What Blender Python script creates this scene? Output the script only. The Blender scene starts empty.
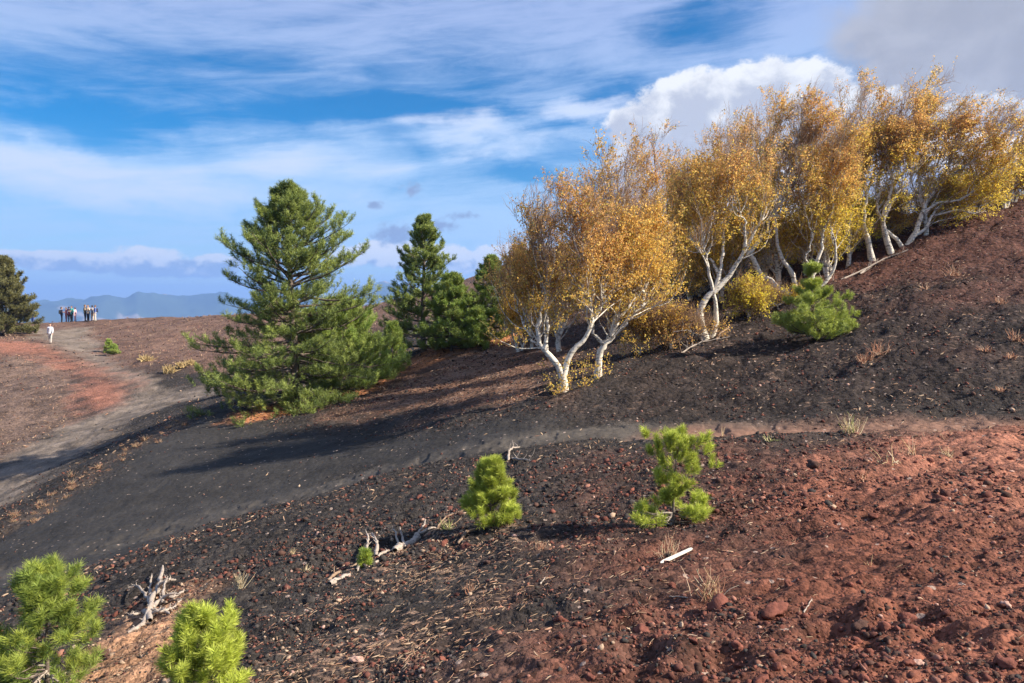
import bpy, math, random
import numpy as np
from mathutils import Vector

SC = bpy.context.scene
COL = SC.collection
F = 1024 * 28.0 / 36.0
PITCH = math.atan((341.5 - 305.0) / F)          # camera looks slightly down
cP, sP = math.cos(PITCH), math.sin(PITCH)

# ---------------------------------------------------------------- helpers
def ray(px, py):
    u = (px - 512) / F; v = (341.5 - py) / F
    return np.array([u, cP + v * sP, -sP + v * cP])

def P(px, py, d):
    r = ray(px, py)
    return r * (d / r[1])

def hsh(ix, iy, s):
    h = (ix.astype(np.int64) * 374761393 + iy.astype(np.int64) * 668265263 + s * 974634777) & 0xffffffff
    h = ((h ^ (h >> 13)) * 1274126177) & 0xffffffff
    h = ((h ^ (h >> 16)) * 2246822519) & 0xffffffff
    return ((h ^ (h >> 15)) & 0xffff) / 65535.0

def vnoise(x, y, s=0):
    ix = np.floor(x); iy = np.floor(y)
    fx = x - ix; fy = y - iy
    fx = fx * fx * fx * (fx * (fx * 6 - 15) + 10); fy = fy * fy * fy * (fy * (fy * 6 - 15) + 10)
    a = hsh(ix, iy, s); b = hsh(ix + 1, iy, s); c = hsh(ix, iy + 1, s); d = hsh(ix + 1, iy + 1, s)
    return (a + (b - a) * fx + (c - a) * fy + (a - b - c + d) * fx * fy) * 2 - 1

def fbm(x, y, s=0, o=4):
    r = 0; a = 1.0; t = 0
    for k in range(o):
        r = r + a * vnoise(x * 2 ** k + 17.3 * k, y * 2 ** k - 9.1 * k, s + k); t += a; a *= .5
    return r / t

def sstep(a, b, x):
    t = np.clip((x - a) / (b - a), 0, 1)
    return t * t * (3 - 2 * t)

def new_mesh(name, verts, faces, cols=None, attrs=None, smooth=False):
    verts = np.asarray(verts, dtype=np.float32); faces = np.asarray(faces, dtype=np.int32)
    me = bpy.data.meshes.new(name)
    n, k = faces.shape
    me.vertices.add(len(verts)); me.vertices.foreach_set('co', verts.ravel())
    me.loops.add(n * k); me.loops.foreach_set('vertex_index', faces.ravel())
    me.polygons.add(n)
    me.polygons.foreach_set('loop_start', np.arange(0, n * k, k, dtype=np.int32))
    me.polygons.foreach_set('loop_total', np.full(n, k, dtype=np.int32))
    if smooth: me.polygons.foreach_set('use_smooth', np.ones(n, dtype=bool))
    me.update(calc_edges=True)
    if cols is not None:
        a = me.color_attributes.new('col', 'FLOAT_COLOR', 'POINT')
        c = np.ones((len(verts), 4), dtype=np.float32); c[:, :cols.shape[1]] = cols
        a.data.foreach_set('color', c.ravel())
    if attrs:
        for an, av in attrs.items():
            a = me.attributes.new(an, 'FLOAT', 'POINT')
            a.data.foreach_set('value', np.asarray(av, dtype=np.float32))
    return me

def link(name, me, mat=None, parent=None, loc=None):
    o = bpy.data.objects.new(name, me); COL.objects.link(o)
    if mat is not None and me is not None and not me.materials: me.materials.append(mat)
    if parent is not None: o.parent = parent
    if loc is not None: o.location = loc
    return o

def tag(o, label=None, cat=None, group=None, kind=None):
    if label: o['label'] = label
    if cat: o['category'] = cat
    if group: o['group'] = group
    if kind: o['kind'] = kind
    return o

def empty(name, loc, label, cat, group=None, rz=0.0):
    o = bpy.data.objects.new(name, None); COL.objects.link(o)
    o.location = loc; o.rotation_euler = (0, 0, rz); o.empty_display_size = .2
    return tag(o, label, cat, group)

def copy_tree(o, loc, rz=0.0, sc=1.0, label=None):
    c = o.copy(); COL.objects.link(c); c.location = loc; c.rotation_euler = (0, 0, rz); c.scale = (sc, sc, sc)
    if label: c['label'] = label
    for ch in o.children:
        k = ch.copy(); COL.objects.link(k); k.parent = c
    return c

def rnd_unit(rng, n):
    v = rng.normal(size=(n, 3)); return v / np.linalg.norm(v, axis=1, keepdims=True)

def norm(v): return v / (np.linalg.norm(v, axis=-1, keepdims=True) + 1e-9)

def tubes(pts, rad, sides=6):
    """pts (K,N,3) rad (K,N) -> verts, quads"""
    K, N, _ = pts.shape
    t = np.empty_like(pts); t[:, 1:-1] = pts[:, 2:] - pts[:, :-2]; t[:, 0] = pts[:, 1] - pts[:, 0]; t[:, -1] = pts[:, -1] - pts[:, -2]
    t = norm(t)
    mt = norm(t.mean(axis=1))
    ref = np.where(np.abs(mt[:, 2:3]) > .75, np.array([[1., .05, 0]]), np.array([[0.05, 0, 1.]]))
    ref = np.repeat(ref[:, None, :], N, axis=1)
    a = norm(np.cross(t, ref)); b = np.cross(t, a)
    ang = np.arange(sides) * 2 * math.pi / sides
    ring = a[:, :, None, :] * np.cos(ang)[None, None, :, None] + b[:, :, None, :] * np.sin(ang)[None, None, :, None]
    v = pts[:, :, None, :] + ring * rad[:, :, None, None]
    idx = np.arange(K * N * sides).reshape(K, N, sides)
    nx = np.roll(idx, -1, axis=2)
    f = np.stack([idx[:, :-1], nx[:, :-1], nx[:, 1:], idx[:, 1:]], axis=-1).reshape(-1, 4)
    return v.reshape(-1, 3), f

def merge(parts):
    vs, fs, o = [], [], 0
    for v, f in parts:
        vs.append(v); fs.append(f + o); o += len(v)
    return np.concatenate(vs), np.concatenate(fs)

def spline(pts, n):
    """Catmull-Rom resample of a hand drawn line"""
    p = np.asarray(pts, float)
    p = np.vstack([2 * p[0] - p[1], p, 2 * p[-1] - p[-2]])
    m = len(p) - 3; out = []
    for t in np.linspace(0, m - 1e-6, n):
        i = int(t); u = t - i; a, b, c, d = p[i:i + 4]
        out.append(.5 * ((2 * b) + (-a + c) * u + (2 * a - 5 * b + 4 * c - d) * u * u + (-a + 3 * b - 3 * c + d) * u ** 3))
    return np.array(out)

# ---------------------------------------------------------------- node helpers
class NB:
    def __init__(s, nt): s.nt = nt; s.N = nt.nodes; s.L = nt.links
    def n(s, t, **kw):
        x = s.N.new(t)
        for k, v in kw.items():
            if k.startswith('i_'):
                s.set(x.inputs[k[2:]] if not k[2:].isdigit() else x.inputs[int(k[2:])], v)
            else: setattr(x, k, v)
        return x
    def set(s, inp, v):
        if isinstance(v, bpy.types.NodeSocket): s.L.new(v, inp)
        else: inp.default_value = v
    def m(s, op, a, b=None, c=None, clamp=False):
        x = s.N.new('ShaderNodeMath'); x.operation = op; x.use_clamp = clamp
        s.set(x.inputs[0], a)
        if b is not None: s.set(x.inputs[1], b)
        if c is not None: s.set(x.inputs[2], c)
        return x.outputs[0]
    def ss(s, a, b, x):
        n = s.N.new('ShaderNodeMapRange'); n.interpolation_type = 'SMOOTHSTEP'
        s.set(n.inputs[0], x); n.inputs[1].default_value = a; n.inputs[2].default_value = b
        return n.outputs[0]
    def mix(s, f, a, b, mode='MIX'):
        x = s.N.new('ShaderNodeMix'); x.data_type = 'RGBA'; x.blend_type = mode
        s.set(x.inputs[0], f)
        for k, v in ((6, a), (7, b)):
            if not isinstance(v, bpy.types.NodeSocket) and len(v) == 3: v = (*v, 1)
            s.set(x.inputs[k], v)
        return x.outputs[2]
    def noise(s, vec, scale, detail=4, rough=.55, dist=0.0, col=False):
        x = s.n('ShaderNodeTexNoise'); x.inputs['Scale'].default_value = scale; x.inputs['Detail'].default_value = detail
        x.inputs['Roughness'].default_value = rough; x.inputs['Distortion'].default_value = dist
        if vec is not None: s.L.new(vec, x.inputs['Vector'])
        return x.outputs[1 if col else 0]
    def attr(s, name, col=False):
        x = s.n('ShaderNodeAttribute', attribute_name=name); return x.outputs['Color' if col else 'Fac']

def material(name):
    m = bpy.data.materials.new(name); m.use_nodes = True
    m.node_tree.nodes.clear()
    nb = NB(m.node_tree)
    out = nb.n('ShaderNodeOutputMaterial')
    return m, nb, out
# ---------------------------------------------------------------- terrain (eye is at the origin)
CP = [
 # foreground slope
 (1024,683,3.3),(768,683,3.6),(512,683,4.1),(256,683,5.3),(0,683,7.0),
 (1024,550,5.5),(1024,470,8.5),(1024,425,12),(768,600,5),(768,500,8),(680,520,8),(768,440,12),
 (512,560,7),(492,525,9),(512,470,12.5),(340,590,7.8),(430,535,9.2),(200,600,8.0),(100,600,9.5),(0,600,11),
 (300,520,11.5),(200,540,12),
 # trodden path
 (500,443,16),(400,468,16.5),(300,495,16.5),(150,535,16),(0,575,15.5),(600,433,15.8),(700,430,14.8),(850,428,13.5),
 # ash slope
 (565,392,19.3),(500,380,24.5),(446,341,36),(393,370,33),(300,402,29),(206,408,28),(92,475,23),(0,530,19.5),
 (400,420,22),(250,450,22),(120,500,19.5),
 # valley
 (0,500,24),(0,470,30),(0,440,38),(60,450,33),(100,440,33),(150,415,36),(200,395,42),(170,375,50),(130,352,65),(90,335,80),
 (75,323,92),(25,323,92),(140,319,88),(210,317,82),(300,330,60),(250,360,52),(380,322,62),(380,308,95),
 (450,291,110),(500,272,112),(560,250,115),(700,238,115),
 # hill on the left
 (0,400,46),(60,390,48),(0,360,58),(30,345,66),(0,338,70),(-80,335,72),(-160,330,80),(-120,400,50),(-160,450,34),
 # birch slope
 (707,336,23.0),(820,336,20.5),(1024,400,14),(1024,300,19),(1024,240,25),(1024,196,31),(905,240,28),(870,262,27.5),
 (960,215,30),(900,350,17.2),(950,300,19.5),(790,300,25.5),(640,330,28.5),(560,320,34),(620,280,37),(700,260,36),
 (620,258,44),(720,240,40),(820,235,34),(500,330,40),
]
WP = [(0,0,-1.65),(2.5,0,-1.35),(-3,0,-2.6),(-8,1,-4.6),(6,0,-1.0),(0,-8,-1.6),(8,-8,-.8),(-9,-8,-4.8),(24,36,4.6),(22,48,4.2),
      (34,60,5),(12,62,3.6),(20,15,2.6),(30,18,6.5),(12,7,-.9),(20,3,.6),(-20,10,-8),(-32,14,-8.5),(-45,25,-7),(-70,60,-3),(45,40,8),
      (-55,100,-3),(-30,100,-2.4),(-60,120,-8),(-20,125,-6),(20,128,5),(60,100,8),(60,130,2),(-90,100,-8),(-16,30,-5.6)]
_c = np.array([P(*c) for c in CP] + [np.array(w, float) for w in WP])
_X = _c[:, :2] / 20.0
def _phi(r2): return .5 * r2 * np.log(r2 + 1e-9)
def _fit():
    n = len(_c)
    d2 = ((_X[:, None] - _X[None]) ** 2).sum(-1)
    r = np.hypot(_c[:, 0], _c[:, 1])
    A = np.zeros((n + 3, n + 3)); A[:n, :n] = _phi(d2) + np.diag(3e-4 * (1 + (r / 15) ** 2))
    A[:n, n] = 1; A[:n, n + 1:] = _X; A[n, :n] = 1; A[n + 1:, :n] = _X.T
    return np.linalg.solve(A, np.concatenate([_c[:, 2], np.zeros(3)]))
_W = _fit()
def ground0(x, y):
    x = np.asarray(x, float); y = np.asarray(y, float); shp = x.shape
    x = x.ravel(); y = y.ravel(); out = np.empty(len(x))
    for s in range(0, len(x), 40000):
        xs = x[s:s + 40000] / 20; ys = y[s:s + 40000] / 20
        # stay inside the surveyed area, the rest is flattened
        xc = np.clip(xs, -4.5, 3.0); yc = np.clip(ys, -.6, 6.6)
        d2 = (xc[:, None] - _X[None, :, 0]) ** 2 + (yc[:, None] - _X[None, :, 1]) ** 2
        out[s:s + 40000] = _phi(d2) @ _W[:len(_X)] + _W[-3] + _W[-2] * xc + _W[-1] * yc
    r = np.hypot(x, y - 20)
    fall = np.maximum(0, r - 112)
    out = np.where(fall > 0, out - fall * .36 * np.minimum(1, fall / 25), out)
    far = -300.0
    return np.maximum(out, far).reshape(shp)

def trace(px, py):
    """first point of the ground met by the sight line"""
    r = ray(px, py); ds = np.geomspace(2.0, 160, 1500)
    p = r[None] * (ds / r[1])[:, None]
    g = ground0(p[:, 0], p[:, 1])
    k = np.nonzero(p[:, 2] <= g)[0]
    if len(k) == 0: return None
    i = k[0]
    if i == 0: return p[0]
    a = p[i - 1, 2] - g[i - 1]; b = g[i] - p[i, 2]
    return p[i - 1] + (p[i] - p[i - 1]) * a / (a + b + 1e-9)

def poly_sd(poly, x, y):
    """signed distance, positive inside"""
    p = np.array(poly); q = np.roll(p, -1, axis=0)
    dm = np.full(x.shape, 1e9); ins = np.zeros(x.shape, bool)
    for (ax, ay), (bx, by) in zip(p, q):
        ex, ey = bx - ax, by - ay
        t = np.clip(((x - ax) * ex + (y - ay) * ey) / (ex * ex + ey * ey + 1e-9), 0, 1)
        dm = np.minimum(dm, np.hypot(x - ax - t * ex, y - ay - t * ey))
        c = ((ay > y) != (by > y))
        with np.errstate(divide='ignore', invalid='ignore'):
            ins ^= c & (x < ex * (y - ay) / (by - ay + 1e-12) + ax)
    return np.where(ins, dm, -dm)

def line_d(pts, x, y):
    dm = np.full(x.shape, 1e9)
    for (ax, ay), (bx, by) in zip(pts[:-1], pts[1:]):
        ex, ey = bx - ax, by - ay
        t = np.clip(((x - ax) * ex + (y - ay) * ey) / (ex * ex + ey * ey + 1e-9), 0, 1)
        dm = np.minimum(dm, np.hypot(x - ax - t * ex, y - ay - t * ey))
    return dm

def on_ground(pxs):
    out = []
    for px, py in pxs:
        t = trace(px, py)
        out.append((t[0], t[1]))
    return out
# ---------------------------------------------------------------- zones of the ground (plan polygons)
Z_RED = on_ground([(470,700),(585,640),(640,590),(700,560),(745,505),(800,465),(880,440),(960,425),(1024,420),(1300,430),(1500,600),(1500,900),(470,900)])
Z_RED2 = on_ground([(330,700),(430,600),(520,500),(560,452),(720,440),(900,436),(1100,436),(1100,700)])
Z_RPATH = on_ground([(680,433),(760,430),(850,429),(930,425),(1024,422),(1150,420)])
Z_DPATH = on_ground([(760,429),(600,432),(500,444),(400,467),(300,494),(200,519),(100,547),(-60,590)])
Z_ASH = on_ground([(-100,625),(0,600),(100,562),(200,524),(350,474),(500,446),(600,437),(600,429),(500,424),(380,436),(300,432),(206,412),(140,450),(100,480),(0,535),(-100,600)])
Z_VPATH = on_ground([(-60,530),(0,505),(60,472),(120,432),(160,405),(230,392),(330,386),(330,380),(230,384),(165,384),(140,378),(112,362),(98,348),(88,334),(96,327),(28,327),(42,340),(70,352),(105,372),(128,386),(118,402),(60,428),(0,462),(-60,480)])
Z_RSTRIP = on_ground([(-20,337),(30,341),(60,352),(100,370),(122,384),(128,396),(105,412),(80,420),(75,400),(85,388),(70,372),(35,356),(-20,350)])
Z_ORANGE = on_ground([(258,414),(300,404),(345,393),(395,373),(440,352),(500,340)])
Z_CREST = on_ground([(0,531),(46,507),(92,475),(137,444),(183,417)])
Z_LHILL = on_ground([(-60,352),(30,356),(70,374),(82,390),(72,402),(90,415),(60,430),(0,462),(-60,485)])
Z_NEEDLE = on_ground([(60,700),(95,655),(150,585),(185,578),(205,600),(190,650),(150,700),(120,760),(60,760)])
Z_TAN = on_ground([(200,700),(300,600),(380,560),(470,520),(520,500),(560,520),(520,580),(430,640),(330,720)])
Z_RHILL = on_ground([(100,322),(118,330),(132,345),(160,362),(200,372),(300,372),(300,330),(210,318)])
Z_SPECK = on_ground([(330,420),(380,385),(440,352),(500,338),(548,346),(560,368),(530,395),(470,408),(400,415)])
HOLES = [(trace(px, py), r, dp) for px, py, r, dp in
         [(650,600,.16,.05),(905,618,.15,.07),(845,625,.17,.045),(640,655,.14,.07),(720,660,.16,.06),(935,470,.28,.05),(880,515,.3,.05),(760,585,.2,.045),(985,560,.25,.04),(700,470,.3,.05),(560,540,.3,.06),
          (950,640,.13,.03),(450,650,.18,.05),(560,655,.12,.04)]]

def zones(x, y):
    w = fbm(x * .9, y * .9, 5, 4); w2 = fbm(x * .25, y * .25, 9, 3)
    r = np.hypot(x, y); z = {}
    z['red'] = sstep(-.9, 1.1, poly_sd(Z_RED, x, y) + w * 1.0)
    z['red2'] = sstep(-.6, 1.6, poly_sd(Z_RED2, x, y) + w * 1.2)
    z['rpath'] = sstep(1.15, .15, line_d(Z_RPATH, x, y) + w * .35)
    z['dpath'] = sstep(.95, .35, line_d(Z_DPATH, x, y) + w * .3)
    z['ash'] = sstep(-.7, .9, poly_sd(Z_ASH, x, y) + w * .9)
    z['vpath'] = sstep(-1.2, 1.4, poly_sd(Z_VPATH, x, y) + w * 1.6 + w2 * 1.0)
    z['rstrip'] = sstep(-1.2, 2.2, poly_sd(Z_RSTRIP, x, y) + w * 2.0 + w2)
    z['orange'] = sstep(1.5, .5, line_d(Z_ORANGE, x, y) + w * .9)
    z['crest'] = sstep(.9, .2, line_d(Z_CREST, x, y) + w * .6)
    z['lhill'] = sstep(-.8, .8, poly_sd(Z_LHILL, x, y) + w)
    z['rhill'] = sstep(-1, 1, poly_sd(Z_RHILL, x, y) + w)
    z['needle'] = sstep(-.3, .25, poly_sd(Z_NEEDLE, x, y) + w * .35)
    z['tan'] = sstep(-.5, .5, poly_sd(Z_TAN, x, y) + w * .9)
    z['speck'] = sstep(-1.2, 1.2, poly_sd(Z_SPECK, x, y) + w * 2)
    z['bslope'] = sstep(14.5, 18, y + .25 * x) * sstep(-2, 6, x + w * 2) * sstep(60, 44, y)
    # far brown ridge and everything beyond the valley
    z['beyond'] = np.maximum(sstep(52, 62, y - .2 * x) , 0)
    return z

def relief(x, y, z):
    r = np.hypot(x, y)
    smooth = np.clip(z['ash'] * .92 + z['rpath'] * .75 + z['dpath'] * .8 + z['vpath'] * .75 + z['rstrip'] * .5, 0, .95)
    rough = 1 - smooth
    # streaks down the fall line
    s = x * .9 + y * .42; t = -x * .42 + y * .9
    h = rough * (.075 * fbm(s * .55, t * 2.2, 21, 3) + .05 * fbm(s * 1.8, t * 5.0, 25, 3))
    near = sstep(24, 10, r)
    h = h + near * rough * .022 * fbm(x * 10, y * 10, 31, 4)
    h = h + near * rough * z['red'] * (.035 * fbm(x * 1.9, y * 1.9, 41, 4) - .012 * np.abs(fbm(x * 6, y * 6, 43, 3)))
    h = h + near * rough * (.022 * fbm(x * 4.3, y * 4.3, 47, 3) + .01 * np.minimum(0, fbm(x * 7, y * 7, 48, 2)))
    h = h + .09 * rough * fbm(x * .45, y * .45, 51, 3) * sstep(3, 8, r)
    h = h + .012 * fbm(x * 3, y * 3, 61, 3)
    # small slips and gullies on the birch slope
    sb = x * .95 + y * .3; tb = -x * .3 + y * .95
    h = h + z['bslope'] * (.16 * fbm(sb * .3, tb * .9, 71, 3) + .07 * fbm(sb * .9, tb * 2.6, 75, 3) + .07 * fbm(x * 2.6, y * 2.6, 77, 4) + .035 * fbm(sb * 2.2, tb * 7, 79, 3))
    trod = np.clip(z['dpath'] + z['rpath'] + z['vpath'] * .8 + z['ash'] * .35, 0, 1)
    h = h - trod * (.035 * sstep(.18, .5, vnoise(x * 2.6, y * 2.6, 97)) + .03 * sstep(.2, .5, vnoise(x * 3.7 + 9, y * 3.7, 99))) + trod * .012 * fbm(x * 7, y * 7, 93, 3)
    h = h + z['beyond'] * .25 * fbm(x * .2, y * .2, 81, 4)
    h = h + z['vpath'] * (.10 * fbm(x * .5, y * .35, 87, 3) + .05 * fbm(x * 2.2, y * 1.2, 89, 3)) + z['ash'] * .02 * fbm(x * 1.6, y * 3, 90, 3)
    h = h + z['lhill'] * .12 * fbm(x * .8, y * .8, 85, 4)
    for c, rad, dp in HOLES:
        q = np.hypot(x - c[0], y - c[1]) / rad
        h = h - dp * np.exp(-q * q) * 1.2 + dp * .6 * np.exp(-(q - 1.6) ** 2 * 3)
    rp = line_d(Z_RPATH, x, y)
    h = h - .05 * np.exp(-(rp / .8) ** 2)
    return h

def ground(x, y):
    x = np.atleast_1d(np.asarray(x, float)); y = np.atleast_1d(np.asarray(y, float))
    return ground0(x, y) + relief(x, y, zones(x, y))

def spot(px, py):
    """a place on the ground, found by looking along one direction of the survey"""
    t = trace(px, py)
    return Vector((t[0], t[1], float(ground(t[0], t[1])[0])))

def at(x, y, dz=0.0): return Vector((x, y, float(ground(x, y)[0]) + dz))

def build_ground():
    th = np.concatenate([np.linspace(-180, -42, 130, endpoint=False), np.linspace(-42, 42, 1100, endpoint=False), np.linspace(42, 180, 130)]) * math.pi / 180
    rr = np.concatenate([np.geomspace(.25, 2.2, 40, endpoint=False), np.geomspace(2.2, 150, 900, endpoint=False), np.geomspace(150, 14000, 70)])
    T, R = np.meshgrid(th, rr)
    x = (np.sin(T) * R).ravel(); y = (np.cos(T) * R).ravel()
    z0 = ground0(x, y); zz = zones(x, y); z = z0 + relief(x, y, zz) * sstep(400, 150, np.hypot(x, y))
    nT, nR = len(th), len(rr)
    idx = np.arange(nT * nR).reshape(nR, nT)
    f = np.stack([idx[:-1, :-1], idx[:-1, 1:], idx[1:, 1:], idx[1:, :-1]], -1).reshape(-1, 4)[:, ::-1]
    # base colours
    n1 = fbm(x * 1.3, y * 1.3, 91, 4)[:, None]; n2 = fbm(x * .35, y * .35, 95, 4)[:, None]
    def c(*v): return np.array(v)[None]
    def mx(a, b, t): return a + (b - a) * np.clip(t, 0, 1)[:, None]
    col = c(.036, .030, .026) * (1 + .25 * n1) * np.ones((len(x), 3))
    col = mx(col, c(.082, .036, .024) * (1 + .6 * n1), zz['red2'] * (.45 + .5 * n1[:, 0]))
    col = mx(col, c(.033, .023, .019) * (1 + .5 * n1), zz['bslope'] * .8)
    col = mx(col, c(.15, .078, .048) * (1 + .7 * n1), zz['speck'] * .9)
    rb = zz['bslope'] * sstep(9, 15, x + .15 * (y - 20) + n2[:, 0] * 5) 
    col = mx(col, c(.086, .038, .027) * (1 + .3 * n1), rb)
    col = mx(col, c(.112, .060, .040) * (1 + .3 * n1), zz['bslope'] * sstep(6, 1, x + n1[:, 0] * 3) * sstep(26, 34, y + x) * .9)
    col = mx(col, (c(.150, .056, .034) + c(.095, .046, .030) * sstep(2.2, 6, x)[:, None]) * (1 + .35 * n1 + .2 * n2), zz['red'])
    col = mx(col, c(.040, .036, .033) * (1 + .28 * n1 + .2 * n2), zz['ash'])
    col = mx(col, (c(.060, .052, .045) + c(.034, .026, .018) * sstep(-3, 3, x)[:, None]) * (1 + .35 * n1), zz['dpath'])
    col = mx(col, c(.20, .110, .075) * (1 + .12 * n1), zz['rpath'])
    col = mx(col, c(.135, .078, .056) * (1 + .55 * n1), np.maximum(zz['beyond'] * .9, zz['rhill']))
    col = mx(col, c(.125, .082, .062) * (1 + .6 * n1), zz['lhill'])
    col = mx(col, c(.170, .132, .102) * (1 + .5 * n1 + .3 * n2), zz['vpath'])
    col = mx(col, c(.27, .115, .075) * (1 + .2 * n1), zz['rstrip'] * .9)
    col = mx(col, c(.26, .165, .105) * (1 + .3 * n1), zz['crest'] * .15)
    col = mx(col, c(.36, .15, .068) * (1 + .3 * n1), zz['orange'])
    col = mx(col, c(.30, .165, .095) * (1 + .35 * n1), zz['needle'])
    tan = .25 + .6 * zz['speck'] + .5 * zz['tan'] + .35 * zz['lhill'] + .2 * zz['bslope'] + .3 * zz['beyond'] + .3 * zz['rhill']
    tan = tan * (1 - np.clip(zz['ash'] + zz['rpath'] + zz['dpath'] + zz['vpath'] + zz['rstrip'] * .8 + zz['red'] * .7, 0, 1) * .9)
    rough = 1 - np.clip(zz['ash'] * .75 + zz['rpath'] * .6 + zz['dpath'] * .7 + zz['vpath'] * .6, 0, .85)
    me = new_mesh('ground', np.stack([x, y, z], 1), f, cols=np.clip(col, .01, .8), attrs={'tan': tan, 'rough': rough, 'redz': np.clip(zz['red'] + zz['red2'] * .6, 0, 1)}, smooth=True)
    return me

def mat_ground():
    m, nb, out = material('cinder_ground')
    geo = nb.n('ShaderNodeNewGeometry').outputs['Position']
    col = nb.attr('col', True); tan = nb.attr('tan'); rough = nb.attr('rough')
    # grain of the lapilli: three sizes
    v1 = nb.n('ShaderNodeTexVoronoi', i_Scale=34.0); nb.L.new(geo, v1.inputs['Vector'])
    v2 = nb.n('ShaderNodeTexVoronoi', i_Scale=9.0); nb.L.new(geo, v2.inputs['Vector'])
    cell1 = nb.n('ShaderNodeSeparateColor'); nb.L.new(v1.outputs['Color'], cell1.inputs[0])
    cell2 = nb.n('ShaderNodeSeparateColor'); nb.L.new(v2.outputs['Color'], cell2.inputs[0])
    n1 = nb.noise(geo, 6.0, 6, .65); n2 = nb.noise(geo, 1.1, 5, .6); n3 = nb.noise(geo, 60, 3, .6)
    k = nb.m('ADD', nb.m('MULTIPLY', cell1.outputs[0], .7), nb.m('MULTIPLY', cell2.outputs[1], .55))
    k = nb.m('ADD', k, nb.m('MULTIPLY', n3, .5))
    var = nb.m('ADD', nb.m('MULTIPLY', nb.m('SUBTRACT', k, .87), nb.m('MULTIPLY_ADD', rough, 1.1, .15)), 1.0)
    var = nb.m('MULTIPLY', var, nb.m('MULTIPLY_ADD', n2, .5, .75))
    vv = nb.n('ShaderNodeCombineXYZ', i_0=var, i_1=var, i_2=var)
    base = nb.mix(1.0, col, vv.outputs[0], 'MULTIPLY')
    # stretched bits of dead grass and pumice lying down the fall line
    mp = nb.n('ShaderNodeMapping'); nb.L.new(geo, mp.inputs[0]); mp.inputs['Rotation'].default_value = (0, 0, -.42); mp.inputs['Scale'].default_value = (2.6, 15, 8)
    s1 = nb.noise(mp.outputs[0], 1.0, 5, .7)
    gap = nb.noise(geo, .7, 4, .6)
    sp = nb.m('ADD', nb.m('ADD', s1, nb.m('MULTIPLY', nb.m('SUBTRACT', gap, .5), .5)), nb.m('MULTIPLY', nb.m('SUBTRACT', tan, .5), .16))
    f = nb.m('MULTIPLY', nb.ss(.60, .68, sp), nb.m('MINIMUM', nb.m('MULTIPLY', tan, 1.2), .9))
    base = nb.mix(f, base, (.26, .165, .115))
    # isolated pale lapilli
    v3 = nb.n('ShaderNodeTexVoronoi', i_Scale=13.0); nb.L.new(geo, v3.inputs['Vector'])
    c3 = nb.n('ShaderNodeSeparateColor'); nb.L.new(v3.outputs['Color'], c3.inputs[0])
    g = nb.m('MULTIPLY', nb.m('GREATER_THAN', c3.outputs[0], .965), nb.m('LESS_THAN', v3.outputs['Distance'], .33))
    base = nb.mix(nb.m('MULTIPLY', g, .8), base, (.34, .25, .2))
    b1 = nb.n('ShaderNodeBump', i_Strength=.9, i_Distance=.012)
    hh = nb.m('ADD', nb.m('MULTIPLY', v1.outputs['Distance'], -1.0), nb.m('MULTIPLY', n3, .8))
    nb.L.new(nb.m('MULTIPLY', hh, nb.m('MULTIPLY_ADD', rough, .8, .2)), b1.inputs['Height'])
    b2 = nb.n('ShaderNodeBump', i_Strength=.8, i_Distance=.05)
    h2 = nb.m('ADD', nb.m('MULTIPLY', v2.outputs['Distance'], -.8), n1)
    nb.L.new(nb.m('MULTIPLY', h2, nb.m('MULTIPLY_ADD', rough, .85, .15)), b2.inputs['Height'])
    nb.L.new(b1.outputs[0], b2.inputs['Normal'])
    bs = nb.n('ShaderNodeBsdfPrincipled', i_Roughness=.95); bs.inputs['Specular IOR Level'].default_value = .15
    nb.L.new(base, bs.inputs['Base Color']); nb.L.new(b2.outputs[0], bs.inputs['Normal'])
    nb.L.new(bs.outputs[0], out.inputs[0])
    return m

g = link('ground', build_ground(), mat_ground()); tag(g, kind='structure', label='black and red volcanic cinder ground with trodden paths')

# ---------------------------------------------------------------- far mountains and the snowy flank
def build_range(name, d0, d1, a0, a1, profile, seed, cols, label, base=-330, rug=80, rs=300):
    th = np.linspace(a0, a1, 900); rr = np.linspace(d0, d1, 90)
    T, R = np.meshgrid(th, rr); x = np.sin(T) * R; y = np.cos(T) * R
    t = (R - d0) / (d1 - d0)
    crest = profile(T)
    shape = sstep(0, .55, t) * sstep(1.05, .6, t)
    rid = 1 - np.abs(fbm(x / 900, y / 900, seed, 5)) * 2.0
    z = base + (crest - base) * shape * (.86 + .14 * rid) + rug * fbm(x / rs, y / rs, seed + 9, 6) * shape
    idx = np.arange(T.size).reshape(T.shape)
    f = np.stack([idx[:-1, :-1], idx[:-1, 1:], idx[1:, 1:], idx[1:, :-1]], -1).reshape(-1, 4)[:, ::-1]
    me = new_mesh(name, np.stack([x.ravel(), y.ravel(), z.ravel()], 1), f, cols=cols(x, y, z, t).reshape(-1, 3), smooth=True)
    m, nb, out = material(name + '_rock')
    bs = nb.n('ShaderNodeBsdfPrincipled', i_Roughness=1.0); bs.inputs['Specular IOR Level'].default_value = 0
    nb.L.new(nb.attr('col', True), bs.inputs['Base Color']); nb.L.new(bs.outputs[0], out.inputs[0])
    return tag(link(name, me, m), kind='structure', label=label)

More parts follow.
